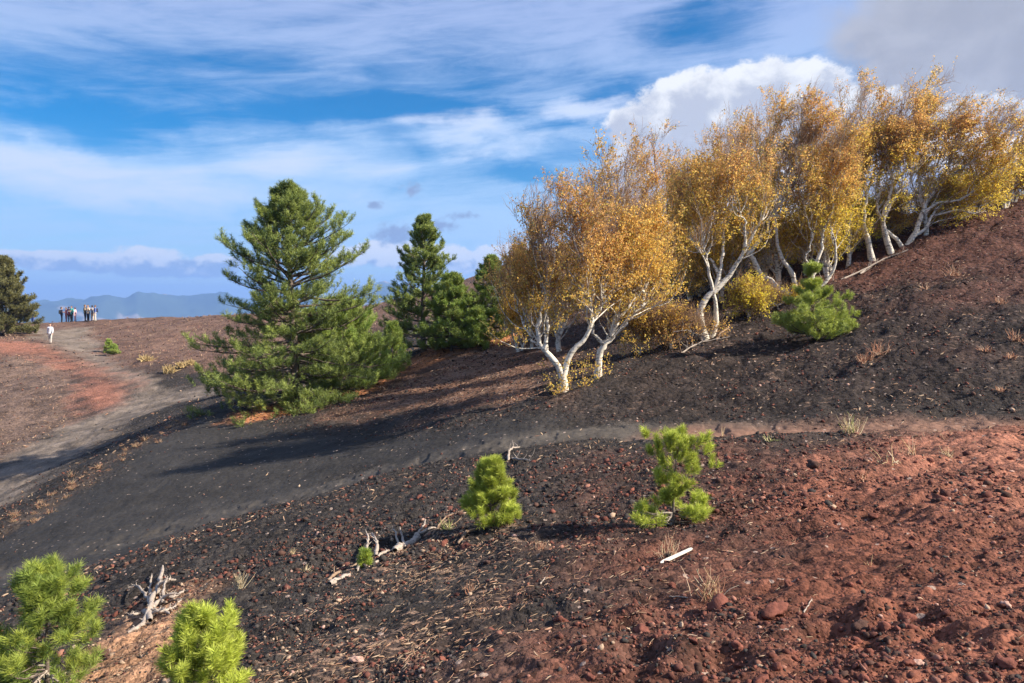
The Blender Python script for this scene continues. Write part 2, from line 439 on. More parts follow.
def pang(px): return math.atan((px - 512) / F)
def prof_far(T):
    px = 512 + np.tan(T) * F
    ctrl = [(-400,306),(-100,301),(0,300),(40,299.5),(65,299),(85,297),(100,296.5),(125,297.5),(137,293.5),(146,296.5),(170,296.5),(190,300),(205,299),(228,295.5),(240,298),(300,296),(370,288),(385,285),(430,292),(470,297),(560,300),(800,300),(1400,300)]
    py = np.interp(px, [c[0] for c in ctrl], [c[1] for c in ctrl]) 
    return (305 - py) / F * 6900
def col_far(x, y, z, t):
    n = fbm(x / 300, y / 300, 7, 5); n2 = fbm(x / 700, y / 500, 3, 4)
    c = np.array([.05, .07, .035])[None, None] * (1 + .4 * n[..., None])
    k = sstep(.22, .34, n2 * .7 + .6 * fbm(x / 160, y / 110, 77, 4))[..., None]
    return c + (np.array([.55, .42, .32])[None, None] - c) * k * .45
build_range('mountains', 5200, 8200, -1.1, 1.1, prof_far, 200, col_far, 'hazy blue mountain range on the horizon')

def prof_snow(T):
    px = 512 + np.tan(T) * F
    ctrl = [(300,420),(420,330),(520,290),(600,250),(655,215),(760,190),(900,165),(1010,158),(1100,130),(1400,60),(2000,60)]
    return (305 - np.interp(px, [c[0] for c in ctrl], [c[1] for c in ctrl])) / F * 1300 + 20
def col_snow(x, y, z, t):
    n = fbm(x / 60, y / 60, 17, 5)
    k = sstep(40, 110, z + n * 40)[..., None]
    return np.array([.06, .05, .05]) + (np.array([.80, .82, .86]) - .06) * k
build_range('volcano_flank_terrain', 900, 1700, pang(420), 1.2, prof_snow, 300, col_snow, 'snow covered flank of the volcano behind the birches', base=-330, rug=18, rs=260)
# ---------------------------------------------------------------- plant materials
def mat_leaf(name, transl=.45, rough=.6):
    m, nb, out = material(name)
    c = nb.attr('col', True)
    d = nb.n('ShaderNodeBsdfPrincipled', i_Roughness=rough); nb.L.new(c, d.inputs['Base Color']); d.inputs['Specular IOR Level'].default_value = .25
    t = nb.n('ShaderNodeBsdfTranslucent'); nb.L.new(c, t.inputs[0])
    mx = nb.n('ShaderNodeMixShader', i_0=transl); nb.L.new(d.outputs[0], mx.inputs[1]); nb.L.new(t.outputs[0], mx.inputs[2])
    nb.L.new(mx.outputs[0], out.inputs[0]); return m

def mat_bark(name, light, dark, scale, thr=(.55, .68), rough=.8):
    m, nb, out = material(name)
    g = nb.n('ShaderNodeNewGeometry').outputs['Position']
    mp = nb.n('ShaderNodeMapping'); nb.L.new(g, mp.inputs[0]); mp.inputs['Scale'].default_value = (1, 1, 2.6)
    n = nb.noise(mp.outputs[0], scale, 5, .65); n2 = nb.noise(g, scale * .25, 3)
    c = nb.mix(nb.m('MULTIPLY', nb.ss(thr[0], thr[1], n), .85), light, dark)
    c = nb.mix(nb.m('MULTIPLY', nb.ss(.5, .8, n2), .5), c, tuple(.6 * a for a in light))
    b = nb.n('ShaderNodeBump', i_Strength=.5, i_Distance=.01); nb.L.new(n, b.inputs['Height'])
    bs = nb.n('ShaderNodeBsdfPrincipled', i_Roughness=rough); bs.inputs['Specular IOR Level'].default_value = .2
    nb.L.new(c, bs.inputs['Base Color']); nb.L.new(b.outputs[0], bs.inputs['Normal']); nb.L.new(bs.outputs[0], out.inputs[0]); return m

M_LEAF = mat_leaf('autumn_leaf', .6); M_NEEDLE = mat_leaf('pine_needle', .25, .5)
M_BIRCH = mat_bark('birch_bark', (.68, .61, .50), (.10, .075, .055), 7.5, (.52, .60))
M_TWIG = mat_bark('birch_twig', (.30, .18, .10), (.2, .14, .1), 20.0)
M_PBARK = mat_bark('pine_bark', (.17, .13, .10), (.06, .045, .035), 14.0, (.45, .6))
M_GREY = mat_bark('weathered_wood', (.38, .31, .25), (.13, .10, .08), 26.0, (.5, .66))
M_BROWNW = mat_bark('brown_dead_wood', (.30, .20, .13), (.10, .065, .045), 24.0, (.45, .62))

def grow(rng, start, d, length, n, wob, trop):
    K = len(start); pts = np.empty((K, n + 1, 3)); pts[:, 0] = start; d = norm(d)
    step = (np.asarray(length).reshape(-1, 1) / n)
    for i in range(n):
        d = norm(d + rng.normal(size=(K, 3)) * wob + np.asarray(trop))
        pts[:, i + 1] = pts[:, i] + d * step
    return pts

def sample_on(rng, pts, rad, per, t0, t1):
    """random points on polylines: returns pos, tangent, radius, t, parent index"""
    K, N, _ = pts.shape
    k = np.repeat(np.arange(K), per)
    t = np.tile((np.arange(per) + .5) / per, K) + rng.uniform(-.5, .5, K * per) / per
    t = t0 + (t1 - t0) * t
    s = np.clip(t * (N - 1), 0, N - 1.001); i = s.astype(int); u = (s - i)[:, None]
    p = pts[k, i] * (1 - u) + pts[k, i + 1] * u
    tg = norm(pts[k, i + 1] - pts[k, i])
    r = rad[k, i] * (1 - u[:, 0]) + rad[k, i + 1] * u[:, 0]
    return p, tg, r, t, k

def perp(rng, t):
    v = rng.normal(size=t.shape); v = v - t * (v * t).sum(-1, keepdims=True); return norm(v)

def taper(r0, r1, n):
    return np.asarray(r0).reshape(-1, 1) * (1 - np.linspace(0, 1, n)[None]) + np.asarray(r1).reshape(-1, 1) * np.linspace(0, 1, n)[None]

def leaf_cards(rng, pos, size, cols):
    K = len(pos); a = rnd_unit(rng, K); b = perp(rng, a)
    s = size * rng.uniform(.65, 1.3, K)[:, None]
    v = np.stack([pos - a * s * .5, pos + b * s * .36 + a * s * .05, pos + a * s * .55, pos - b * s * .36 + a * s * .05], 1)
    f = np.arange(K * 4).reshape(K, 4)
    return v.reshape(-1, 3), f, np.repeat(cols, 4, axis=0)

GOLD = np.array([.95, .72, .08]); AMBER = np.array([.94, .59, .12]); RUST = np.array([.80, .46, .16]); OLIVE = np.array([.50, .42, .10]); PALE = np.array([.90, .70, .22])

def birch(px, py, limbs, label, seed, low, high, nl=1.0, wind=(.05, 0, .22), dens=1.0, r0=.085, depth=.9, basal=0, group='birch trees on the dark slope', leaf=.050, name='birch_tree', t0=.28, l1=1.75, extra=2):
    rng = np.random.default_rng(seed)
    base = spot(px, py); B = np.array(base); d = B[1]
    root = empty(name, base, label, 'tree' if name == 'birch_tree' else 'shrub', group)
    H = 0; L0 = []; R0 = []
    if extra and len(limbs) > 1:
        limbs = list(limbs)
        for e in range(extra):
            m_ = limbs[e % 2]; i0 = min(len(m_) - 3, 3 + e % 3); q0 = m_[i0]; qe = m_[-1]; dx = rng.uniform(-1, 1) * 34 + (18 if px > 850 else 0)
            limbs.append([(q0[0] + (qe[0] + dx - q0[0]) * t + math.sin(t * 5 + e) * 5 * (t > .01), q0[1] + (qe[1] + rng.uniform(0, 22) - q0[1]) * t) for t in (0, .22, .45, .7, 1.0)])
    for li, lim in enumerate(limbs):
        pts = []
        dep = rng.uniform(-1, 1) * depth
        top = lim[-1][1]
        for i, (qx, qy) in enumerate(lim):
            t = (py - qy) / max(1, (py - top))
            pts.append(P(qx, py - (py - qy) * (1 - .09 * min(1, t * 1.5)), d + dep * t * t) - B)
        pts = np.array(pts)
        if abs(lim[0][0] - px) < 3 and abs(lim[0][1] - py) < 5: pts[0] = (pts[0][0], 0, -.25); 
        c = spline(pts, 22); c[4:-1] += rng.normal(size=(17, 3)) * .026
        ln = np.linalg.norm(np.diff(c, axis=0), axis=1).sum()
        rb = r0 * (1.0 if li == 0 else .72) * (ln / 5.2) ** .5
        s = np.linspace(0, 1, 22); rb *= .75 if li >= 2 else 1.0
        rr = rb * ((1 - s) ** 1.25 * .95 + .02) * (1 + .4 * np.exp(-s * 14)) + .004
        rr *= 1 + .05 * rng.normal(size=22)
        L0.append(c); R0.append(rr); H = max(H, c[-1][2])
    L0 = np.array(L0); R0 = np.array(R0)
    trunk_v = [tubes(L0, R0, 9)]
    n1 = int(22 * nl)
    p, tg, r, t, k = sample_on(rng, L0, R0, n1, t0, 1.0)
    h = p[:, 2] / H
    dr = .55 * tg + .75 * perp(rng, tg) + np.array([0, 0, .25])
    ln = l1 * (1.15 - .75 * t) * rng.uniform(.55, 1.25, len(p)) * (H / 5.5)
    L1 = grow(rng, p, dr, ln, 8, .20, wind); R1 = taper(np.minimum(r * .6, .021), .003, 9)
    trunk_v.append(tubes(L1, R1, 5))
    p, tg, r, t, k = sample_on(rng, L1, R1, 6, .25, 1.0)
    ln = .62 * rng.uniform(.5, 1.3, len(p)) * (1.15 - .5 * t)
    L2 = grow(rng, p, .7 * tg + .7 * perp(rng, tg), ln, 5, .22, np.array(wind) * .8); R2 = taper(np.minimum(r * .6, .008), .0025, 6)
    p, tg, r, t, k = sample_on(rng, L2, R2, 4, .2, 1.0)
    L3 = grow(rng, p, .8 * tg + .6 * perp(rng, tg), .34 * rng.uniform(.5, 1.4, len(p)), 3, .25, np.array(wind) * .6); R3 = taper(np.full(len(p), .0042), .002, 4)
    # long thin leaders at the top
    p4, tg4, r4, t4, k4 = sample_on(rng, L0, R0, 9, .72, 1.0)
    L4 = grow(rng, p4, tg4 + .35 * perp(rng, tg4), rng.uniform(.25, .8, len(p4)), 6, .08, np.array(wind)); R4 = taper(np.full(len(p4), .008), .002, 7)
    p5, tg5, r5, t5, k5 = sample_on(rng, L4, R4, 6, .1, 1.0)
    L5 = grow(rng, p5, tg5 + .6 * perp(rng, tg5), rng.uniform(.15, .4, len(p5)), 3, .15, np.array(wind)); R5 = taper(np.full(len(p5), .004), .002, 4)
    tw = [tubes(L2, R2, 3), tubes(L3, R3, 3), tubes(L4, R4, 3), tubes(L5, R5, 3)]
    if basal:
        q = np.zeros((basal, 3)); q[:, :2] = rng.normal(size=(basal, 2)) * .28
        LB = grow(rng, q, np.stack([rng.normal(size=basal) * .6, rng.normal(size=basal) * .6, np.ones(basal)], 1), rng.uniform(.3, 1.0, basal), 6, .18, (0, 0, .1))
        tw.append(tubes(LB, taper(np.full(basal, .009), .003, 7), 4))
    tm = link('trunk', new_mesh('trunk', *merge(trunk_v), smooth=True), M_BIRCH, root)
    tv, tf = merge(tw); link('twigs', new_mesh('twigs', tv, tf), M_TWIG, root)
    # leaves in clumps: some twigs carry many, some none
    P3 = [];
    for L, per, keep in ((L3, 12, .78), (L2, 7, .6), (L5, 8, .85)):
        if len(L) == 0: continue
        cen = L[:, -1]
        cl = vn3(cen * 1.7 + seed * 3.1)
        hh = cen[:, 2] / H
        pk = keep * dens * np.clip(1.05 + cl * 1.9 - .75 * sstep(.6, 1.05, hh), .05, 1.3)
        sel = np.nonzero(rng.uniform(size=len(L)) < pk)[0]
        sel = np.repeat(sel, per); N = L.shape[1]
        u = rng.uniform(.1, 1, len(sel)) * (N - 1.001); i = u.astype(int); w = (u - i)[:, None]
        P3.append(L[sel, i] * (1 - w) + L[sel, i + 1] * w + rng.normal(size=(len(sel), 3)) * .035)
    if basal:
        s = np.repeat(np.arange(basal), 40); i = rng.integers(1, 7, len(s)); P3.append(LB[s, i] + rng.normal(size=(len(s), 3)) * .06)
    pos = np.concatenate(P3)
    hh = np.clip(pos[:, 2] / H, 0, 1)[:, None]
    cl = vn3(pos * 1.1 + seed)[:, None]
    k = sstep(.35, .95, hh + cl * .22 + rng.normal(size=(len(pos), 1)) * .12)
    c = low[None] * (1 - k) + high[None] * k
    j = rng.uniform(size=(len(pos), 1)); c = np.where(j < .12, OLIVE[None], c); c = np.where(j > .9, PALE[None] * .9, c)
    c = np.clip(c * rng.uniform(.65, 1.25, (len(pos), 1)), 0, .95)
    v, f, cc = leaf_cards(rng, pos, leaf, c)
    link('crown', new_mesh('crown', v, f, cols=cc), M_LEAF, root)
    return root

def vn3(p):
    return .5 * (vnoise(p[:, 0] + p[:, 2] * .37, p[:, 1] * 1.0 + p[:, 2] * .9, 3) + vnoise(p[:, 0] * .9 - p[:, 1] * .5, p[:, 2] * 1.1 + 7, 8))

def auto_limbs(rng, px, py, tx, ty, n=3, spread=26, kink=8):
    out = []
    for i in range(n):
        f = 1.0 if i == 0 else rng.uniform(.72, .95)
        ex = px + (tx - px) * f + (0 if i == 0 else rng.uniform(-1, 1) * spread); ey = py + (ty - py) * f
        pts = []
        for t in (0, .08, .2, .38, .58, .8, 1.0):
            bow = math.sin(t * math.pi) * rng.uniform(-1, 1) * kink
            pts.append((px + (ex - px) * t + bow * (t > .01), py + (ey - py) * t))
        out.append(pts)
    return out

# front row: the stems the picture shows clearly
birch(565, 392, [[(565,392),(563,378),(556,362),(545,348),(538,332),(541,310),(547,290),(546,262),(540,235),(536,205)],
                 [(563,377),(570,354),(583,338),(592,318),(590,300),(583,280),(580,245),(572,215),(562,188)],
                 [(590,322),(601,300),(604,270),(598,232)], [(545,348),(533,338),(524,318),(516,290),(510,262)]],
      'forked orange birch lowest on the slope, in front at the grove\'s left end', 1, AMBER, RUST, basal=12, r0=.11, t0=.3, dens=.82, nl=1.2, l1=2.0)
birch(598, 376, [[(598,376),(599,360),(604,345),(612,335),(618,318),(616,290),(612,250),(622,200),(628,148)],
                 [(612,335),(626,320),(641,300),(650,268),(655,230)], [(604,345),(592,325),(598,290),(600,240),(598,195)], [(618,318),(634,290),(640,250),(645,210)]],
      'orange birch with leaning pale stems just right of the forked lowest birch', 2, AMBER, AMBER * .5 + RUST * .5, basal=6, r0=.10, t0=.28, dens=.78, nl=1.2, l1=1.9)
birch(707, 336, [[(707,336),(700,322),(702,305),(716,288),(733,268),(743,245),(757,220),(765,190),(760,150),(752,116)],
                 [(709,334),(717,318),(713,290),(707,258),(703,235),(700,205),(690,168)],
                 [(722,283),(714,258),(700,246),(690,225),(678,195)], [(745,240),(745,215),(735,190),(728,150)]],
      'birch with a curving white S shaped main stem and twin base', 3, GOLD * .6 + AMBER * .4, RUST, r0=.115, t0=.46)
birch(797, 295, [[(797,295),(778,289),(762,274),(750,252),(747,232),(750,200),(762,160),(772,125),(778,104)],
                 [(797,294),(793,275),(783,258),(776,235),(778,200),(790,160),(800,120),(803,96)]],
      'yellow birch whose white stem sweeps out left above the bushy green pine', 4, GOLD, RUST, r0=.11, t0=.46)
birch(811, 293, [[(811,293),(813,272),(820,252),(823,228),(820,195),(812,160),(818,125)],
                 [(812,289),(828,279),(836,262),(834,240),(832,220),(840,185),(846,150)], [(813,275),(806,256),(811,238),(805,200),(800,165)]],
      'yellow birch with several upright crooked stems rising directly behind the bushy green pine', 5, GOLD, RUST, t0=.44)
birch(873, 258, [[(873,258),(868,240),(863,215),(866,190),(862,165),(868,135),(862,105),(860,84)],
                 [(868,240),(858,224),(850,205),(848,170),(842,130)]],
      'tall birch with a straight white trunk and thin top on the upper slope', 6, GOLD, RUST, t0=.42, r0=.10)
birch(893, 250, [[(893,250),(884,228),(886,205),(892,180),(890,150),(897,118),(905,84)], [(885,215),(896,190),(910,160),(918,125)]],
      'birch with a thick short trunk just left of the sprawling birch near the skyline', 7, GOLD * .7 + AMBER * .3, RUST, t0=.42, r0=.10)
birch(905, 244, [[(905,244),(914,234),(923,212),(929,194),(935,165),(945,130),(955,100)],
                 [(905,244),(895,237),(885,229),(880,215),(876,195),(880,160),(885,125)],
                 [(912,237),(926,228),(933,216),(955,209),(978,211),(988,200),(1000,170),(1012,140)],
                 [(923,212),(940,200),(962,196),(985,170),(1005,120)], [(929,194),(945,175),(975,150),(1000,110)]],
      'sprawling birch with low arms reaching right along the ground close to the skyline', 8, GOLD * .8 + AMBER * .2, RUST, wind=(.16, 0, .14), r0=.11, t0=.42)
# back rows: mostly crowns
_r = np.random.default_rng(77)
back = [
 (532,348,516,240,2,'short sparse birch with a thin rusty top behind the leftmost orange birch',OLIVE,RUST,.8),
 (560,352,566,172,3,'rusty birch with a pointed top behind the forked lowest birch',AMBER,RUST,.9),
 (640,338,626,142,3,'tall rust brown birch whose spire rises between the left and middle birches',AMBER,RUST,1.0),
 (662,322,668,170,3,'lower orange birch in the dip of the grove skyline',AMBER,RUST,1.0),
 (652,334,652,126,3,'orange birch squeezed between the leaning stemmed birch and the skyline dip',AMBER,RUST,1.0),
 (520,352,506,262,3,'lowest and leftmost orange birch of the grove, its crown touching the dark pine',AMBER,AMBER,1.0),
 (1004,206,1040,90,3,'wind bent golden birch touching the right edge of the picture',GOLD*.6+AMBER*.4,RUST,.9),
 (722,302,708,140,3,'amber birch rising behind the left fork of the S stemmed birch',GOLD*.3+AMBER*.7,RUST,.9),
 (780,284,744,118,3,'left leaning amber birch behind the gap between the S stem and sweeping stem',GOLD*.5+AMBER*.5,RUST,.9),
 (806,276,800,108,3,'amber birch directly behind the several crooked stems above the green pine',GOLD*.6+AMBER*.4,RUST,.9),
 (690,300,700,158,3,'orange birch behind the birch with the S shaped stem, on its left',AMBER,RUST,1.0),
 (735,290,738,124,3,'brown topped birch behind the birch with the S shaped stem, on its right',GOLD*.5+AMBER*.5,RUST,1.0),
 (765,282,768,102,3,'tall birch with a dark pointed top behind the left sweeping stem',GOLD*.6+AMBER*.4,RUST,1.0),
 (828,278,822,140,3,'birch with a pale thin crown behind the bushy green pine',GOLD,RUST,.9),
 (848,266,842,92,3,'slender birch with a bare wispy top in the middle of the grove',GOLD,RUST,1.0),
 (925,236,926,72,3,'highest birch of the grove with an orange domed top',GOLD*.6+AMBER*.4,AMBER*.6+RUST*.4,1.0),
 (962,222,990,98,3,'wind bent thinly leaved birch leaning right near the skyline',GOLD*.6+AMBER*.4,RUST,.8),
 (1012,202,1062,112,3,'birch leaning out of the picture at the right end of the grove',GOLD*.6+AMBER*.4,RUST,.8),
]
for i, (bx, by, tx, ty, n, lab, lo, hi, dn) in enumerate(back):
    w = (.05, 0, .22) if bx < 900 else (.22, 0, .12)
    birch(bx, by, auto_limbs(_r, bx, by, tx, ty, n, 40, 10), lab, 30 + i, lo, hi, dens=dn, wind=w, r0=.075, extra=0, depth=1.6, t0=.12, l1=1.9)
# low shrubby ones
birch(748, 316, auto_limbs(_r, 748, 316, 750, 290, 4, 18, 3), 'low golden birch shrub at the right foot of the S stemmed birch', 60, GOLD, GOLD, r0=.025, depth=.4, group=None, name='birch_shrub', t0=.1, l1=2.6, nl=.6, dens=.55, basal=8)
birch(672, 345, auto_limbs(_r, 672, 345, 664, 316, 4, 24, 4), 'half bare brown birch shrub at the left foot of the S stemmed birch', 61, RUST, AMBER, r0=.025, depth=.4, group=None, name='birch_shrub', t0=.1, l1=2.6, nl=.6, dens=.2, basal=6)
birch(640, 352, auto_limbs(_r, 640, 352, 636, 308, 4, 24, 4), 'orange birch shrub between the leaning stemmed birch and the brown shrub', 62, AMBER, AMBER, r0=.03, depth=.5, group=None, name='birch_shrub', t0=.1, l1=2.8, nl=.6, dens=.5, basal=6)

for (bx, by, tx, ty, lab, lo) in ((852,254,846,206,'yellow birch shrub low behind the straight trunked birch, on its left',GOLD),(884,240,882,196,'amber birch shrub filling the gap behind the thick short trunk',AMBER),(760,268,757,225,'amber birch shrub behind the sweeping white stem',AMBER),
      (940,226,948,190,'golden birch shrub behind the arms of the sprawling birch',GOLD),(985,208,990,180,'golden birch shrub on the skyline at the right end of the grove',GOLD),(700,296,698,250,'brown amber birch shrub high behind the twin based birch',AMBER),(800,262,806,222,'yellow birch shrub behind the bushy green pine',GOLD)):
    birch(bx, by, auto_limbs(_r, bx, by, tx, ty, 4, 26, 4), lab, 70 + bx, lo, lo, r0=.03, depth=.8, group=None, name='birch_shrub', t0=.08, l1=4.0, nl=.8, dens=.9, basal=8)

# ---------------------------------------------------------------- pines
def needles(rng, L, t0, m, ln, wd, cols, fwd=.65):
    K, N, _ = L.shape
    s = np.repeat(np.arange(K), m)
    t = t0 + (1 - t0) * rng.uniform(size=K * m) ** .8
    u = np.clip(t * (N - 1), 0, N - 1.001); i = u.astype(int); w = (u - i)[:, None]
    p = L[s, i] * (1 - w) + L[s, i + 1] * w; tg = norm(L[s, i + 1] - L[s, i])
    q = perp(rng, tg); a = rng.uniform(.45, 1.15, len(p))[:, None] * (1.25 - .55 * t[:, None])
    d = norm(tg * fwd + q * a)
    n = norm(np.cross(d, rnd_unit(rng, len(d))))
    l = ln * rng.uniform(.7, 1.15, len(p))[:, None]
    tip = p + d * l; tip[:, 2] -= l[:, 0] * .06
    v = np.stack([p - n * wd * .5, p + n * wd * .5, tip + n * wd * .12, tip - n * wd * .12], 1)[:, [0, 1, 2, 3]]
    f = np.arange(len(p) * 4).reshape(-1, 4)
    c = cols[s] * rng.uniform(.75, 1.2, (len(p), 1))
    return v.reshape(-1, 3), f, np.repeat(np.clip(c, 0, .9), 4, axis=0)

def pine(pos, H, W, label, seed, c0, c1, whorls=16, per=6, h0=.03, prof=None, nl=.12, nw=.013, nm=26, lean=(0, 0), tr=.11, group=None, side=None, top_angle=.9, low_angle=.05, n2=9, n3=4, gaps=.0, dead=0, cat='tree', name='pine_tree', sl=.26, s2=.42, up=.16, pw=.92):
    rng = np.random.default_rng(seed)
    root = empty(name, pos, label, cat, group)
    n = 16; s = np.linspace(0, 1, n)
    tp = np.stack([lean[0] * s * H + .03 * H * .3 * np.sin(s * 5 + seed), lean[1] * s * H + .01 * H * np.cos(s * 4), s * H - .02 * H * (1 - s)], 1)
    tr_ = tr * (1 - s) ** .8 + .008 * H / 6
    if prof is None: prof = lambda h: (1 - h) ** .75 * (.55 + .45 * sstep(0, .18, h))
    bp, bd, bl, br = [], [], [], []
    for w in range(whorls):
        h = h0 + (1 - h0) * ((w + .3) / whorls) ** pw
        if h > .985: break
        a0 = rng.uniform(0, 6.28)
        for k in range(per):
            if rng.uniform() < gaps: continue
            hh = min(.99, h + rng.uniform(-.3, .3) / whorls); az = a0 + k * 6.283 / per + rng.normal() * .25
            i = hh * (n - 1); j = int(i); pt = tp[j] + (tp[min(j + 1, n - 1)] - tp[j]) * (i - j)
            L = W * prof(hh) * rng.uniform(.72, 1.2) * (side(az, hh) if side else 1)
            if L < .05 * W: L = .05 * W
            el = low_angle + (top_angle - low_angle) * hh ** 1.6 + rng.normal() * .08
            bp.append(pt); bd.append((math.cos(az) * math.cos(el), math.sin(az) * math.cos(el), math.sin(el))); bl.append(L)
            br.append(min(tr_[j] * .5, .014 + .014 * L))
    bp, bd, bl, br = map(np.array, (bp, bd, bl, br))
    nb_ = 10; K = len(bp); B = np.empty((K, nb_ + 1, 3)); B[:, 0] = bp; d = norm(bd)
    for i in range(nb_):
        d = norm(d + rng.normal(size=(K, 3)) * .05 + np.array([0, 0, -.035 if i < 4 else .075]))
        B[:, i + 1] = B[:, i] + d * (bl / nb_)[:, None]
    RB = taper(br, .004 * H / 6 + .001, nb_ + 1)
    # secondary boughs, flat to both sides
    p, tg, r, t, k = sample_on(rng, B, RB, n2, .12, .98)
    sgn = np.where(rng.uniform(size=len(p)) < .5, -1, 1)[:, None]
    lat = norm(np.cross(tg, np.array([[0, 0, 1.]]))) * sgn
    dr = .75 * tg + .8 * lat + np.array([0, 0, .12]) + rng.normal(size=tg.shape) * .18
    l2 = s2 * bl[k] * (1.05 - .75 * t) * rng.uniform(.6, 1.2, len(p)) + sl * .5
    S = grow(rng, p, dr, l2, 5, .09, (0, 0, .07)); RS = taper(np.minimum(r * .55, .012), .003, 6)
    p, tg, r, t, k2 = sample_on(rng, S, RS, n3, .25, 1.0)
    dr = .7 * tg + .6 * perp(rng, tg) + np.array([0, 0, .35])
    T = grow(rng, p, dr, sl * rng.uniform(.55, 1.2, len(p)), 4, .07, (0, 0, up)); RT = taper(np.full(len(p), .005), .003, 5)
    # leading shoots
    top = np.concatenate([tp[-1:], B[:, -1], S[:, -1]]); td = np.concatenate([[[lean[0], lean[1], 1]], norm(B[:, -1] - B[:, -2]), norm(S[:, -1] - S[:, -2])])
    T2 = grow(rng, top, td + np.array([0, 0, .5]), sl * .8, 4, .05, (0, 0, .1)); 
    A = np.concatenate([T, T2])
    trunk = link('trunk', new_mesh('trunk', *tubes(tp[None], tr_[None], 10), smooth=True), M_PBARK, root)
    bw = [tubes(B, RB, 5), tubes(S, RS, 3)]
    if dead:
        q = np.stack([np.zeros(dead), np.zeros(dead), rng.uniform(.02, .3, dead) * H], 1)
        az = rng.uniform(0, 6.28, dead)
        D = grow(rng, q, np.stack([np.cos(az), np.sin(az), rng.uniform(-.2, .4, dead)], 1), W * rng.uniform(.3, .8, dead), 7, .14, (0, 0, -.02))
        pd, tgd, rd, _, _ = sample_on(rng, D, taper(np.full(dead, .012), .004, 8), 4, .3, 1)
        D2 = grow(rng, pd, tgd + perp(rng, tgd), rng.uniform(.1, .35, len(pd)) * W * .5, 4, .2, (0, 0, 0))
        dv, df = merge([tubes(D, taper(np.full(dead, .010 + .004 * W), .004, 8), 5), tubes(D2, taper(np.full(len(pd), .005), .002, 5), 3)])
        link('dead_branches', new_mesh('dead_branches', dv, df), M_GREY, root)
    link('branches', new_mesh('branches', *merge(bw)), M_PBARK, root)
    cl = np.clip(.5 + .9 * vn3(A[:, -1] * (3.0 / max(.5, W)) * 1.5 + seed) + rng.normal(size=len(A)) * .2, 0, 1)[:, None]
    cA = c0[None] * (1 - cl) + c1[None] * cl
    v, f, cc = needles(rng, A, .0, nm, nl, nw, cA)
    v2, f2, cc2 = needles(rng, S, .35, int(nm * 1.2), nl, nw, c0[None] * .9 + np.zeros((len(S), 3)))
    link('crown', new_mesh('crown', np.concatenate([v, v2]), np.concatenate([f, f2 + len(v)]), cols=np.concatenate([cc, cc2])), M_NEEDLE, root)
    return root

GD = np.array([.145, .19, .05]); GM = np.array([.34, .39, .095]); GL = np.array([.25, .34, .070]); GY = np.array([.56, .62, .10]); GB = np.array([.17, .16, .06])
def w_of(px, d): return px * d / F

b = spot(293, 406); dd = b.y
pine(b, w_of(212, dd), w_of(88, dd), 'largest dark green pine with long boughs touching the ground, left of the other pines', 101, GD, GM, whorls=22, per=7,
     prof=lambda h: np.interp(h, [0, .12, .3, .36, .45, .55, .62, .75, .9, 1], [.86, .92, .86, .76, .70, .86, .80, .56, .30, .06]),
     side=lambda az, h: 1 + .14 * math.cos(az - (math.pi if h < .35 else 0)) + (.08 if h < .12 and math.cos(az) < -.3 else 0),
     n2=14, n3=7, nm=15, nl=.115, nw=.014, tr=.17, low_angle=-.10, dead=18, sl=.21, gaps=.13, pw=1.12, s2=.34, up=.22, group='pines on the crest of the ash slope')
b = spot(345, 392)
pine(b, w_of(82, b.y), w_of(58, b.y), 'low spreading light green pine in front of the largest pine at its right', 102, GM * 1.05, GL * 1.25, whorls=9, per=7, n2=9, n3=5, nm=28, nl=.12, nw=.013, tr=.07,
     prof=lambda h: np.interp(h, [0, .3, .7, 1], [1, .95, .6, .1]), dead=8, group='pines on the crest of the ash slope')
b = spot(393, 374)
pine(b, w_of(48, b.y), w_of(17, b.y), 'slim young pine sapling with a visible pale stem beside the low spreading pine', 103, GM, GL * .9, whorls=8, per=5, n2=4, n3=3, nm=24, nl=.11, nw=.013, tr=.03, sl=.2, group='pines on the crest of the ash slope')
b = spot(424, 352); dd = b.y
pine(b, w_of(130, dd), w_of(42, dd), 'second tallest pine with a narrow pointed top, right of the largest pine', 104, GD * 1.1, GM, whorls=17, per=6, n2=9, n3=6, nm=18, nl=.105, nw=.016, tr=.12,
     prof=lambda h: np.interp(h, [0, .25, .4, .55, .8, 1], [1.15, 1.05, .70, .70, .46, .06]), gaps=.16, sl=.22, up=.25, s2=.34, group='pines on the crest of the ash slope')
b = spot(452, 352); dd = b.y
pine(b, w_of(72, dd), w_of(42, dd), 'rounded dark pine close against the right side of the second tallest pine', 105, GM * .8, GL, whorls=9, per=7, n2=9, n3=6, nm=18, nl=.11, nw=.017, tr=.07, sl=.2, up=.25, group='pines on the crest of the ash slope')
b = spot(492, 340); dd = b.y
pine(b, w_of(80, dd), w_of(34, dd), 'dark green pine standing right up against the leftmost rusty birch', 106, GM * .8, GL * .9, whorls=11, per=6, n2=8, n3=6, nm=18, nl=.11, nw=.017, tr=.07, sl=.2, up=.25, group='pines on the crest of the ash slope')
b = spot(478, 349); dd = b.y
pine(b, w_of(36, dd), w_of(16, dd), 'small pale green pine sapling in front of the dark pines by the birches', 107, GM, GL, whorls=7, per=6, n2=4, n3=3, nm=26, nl=.12, nw=.015, tr=.03, sl=.2, group='pines on the crest of the ash slope')
b = spot(3, 334); dd = b.y
pine(b, w_of(72, dd), w_of(30, dd), 'brownish green pine cut by the left edge near the hikers', 108, GB * .8, GB * 1.3, whorls=13, per=7, n2=8, n3=4, nm=22, nl=.26, nw=.05, tr=.16, sl=.5,
     prof=lambda h: np.interp(h, [0, .15, .5, .8, 1], [.8, 1.0, .8, .5, .1]))
b = spot(816, 338); dd = b.y
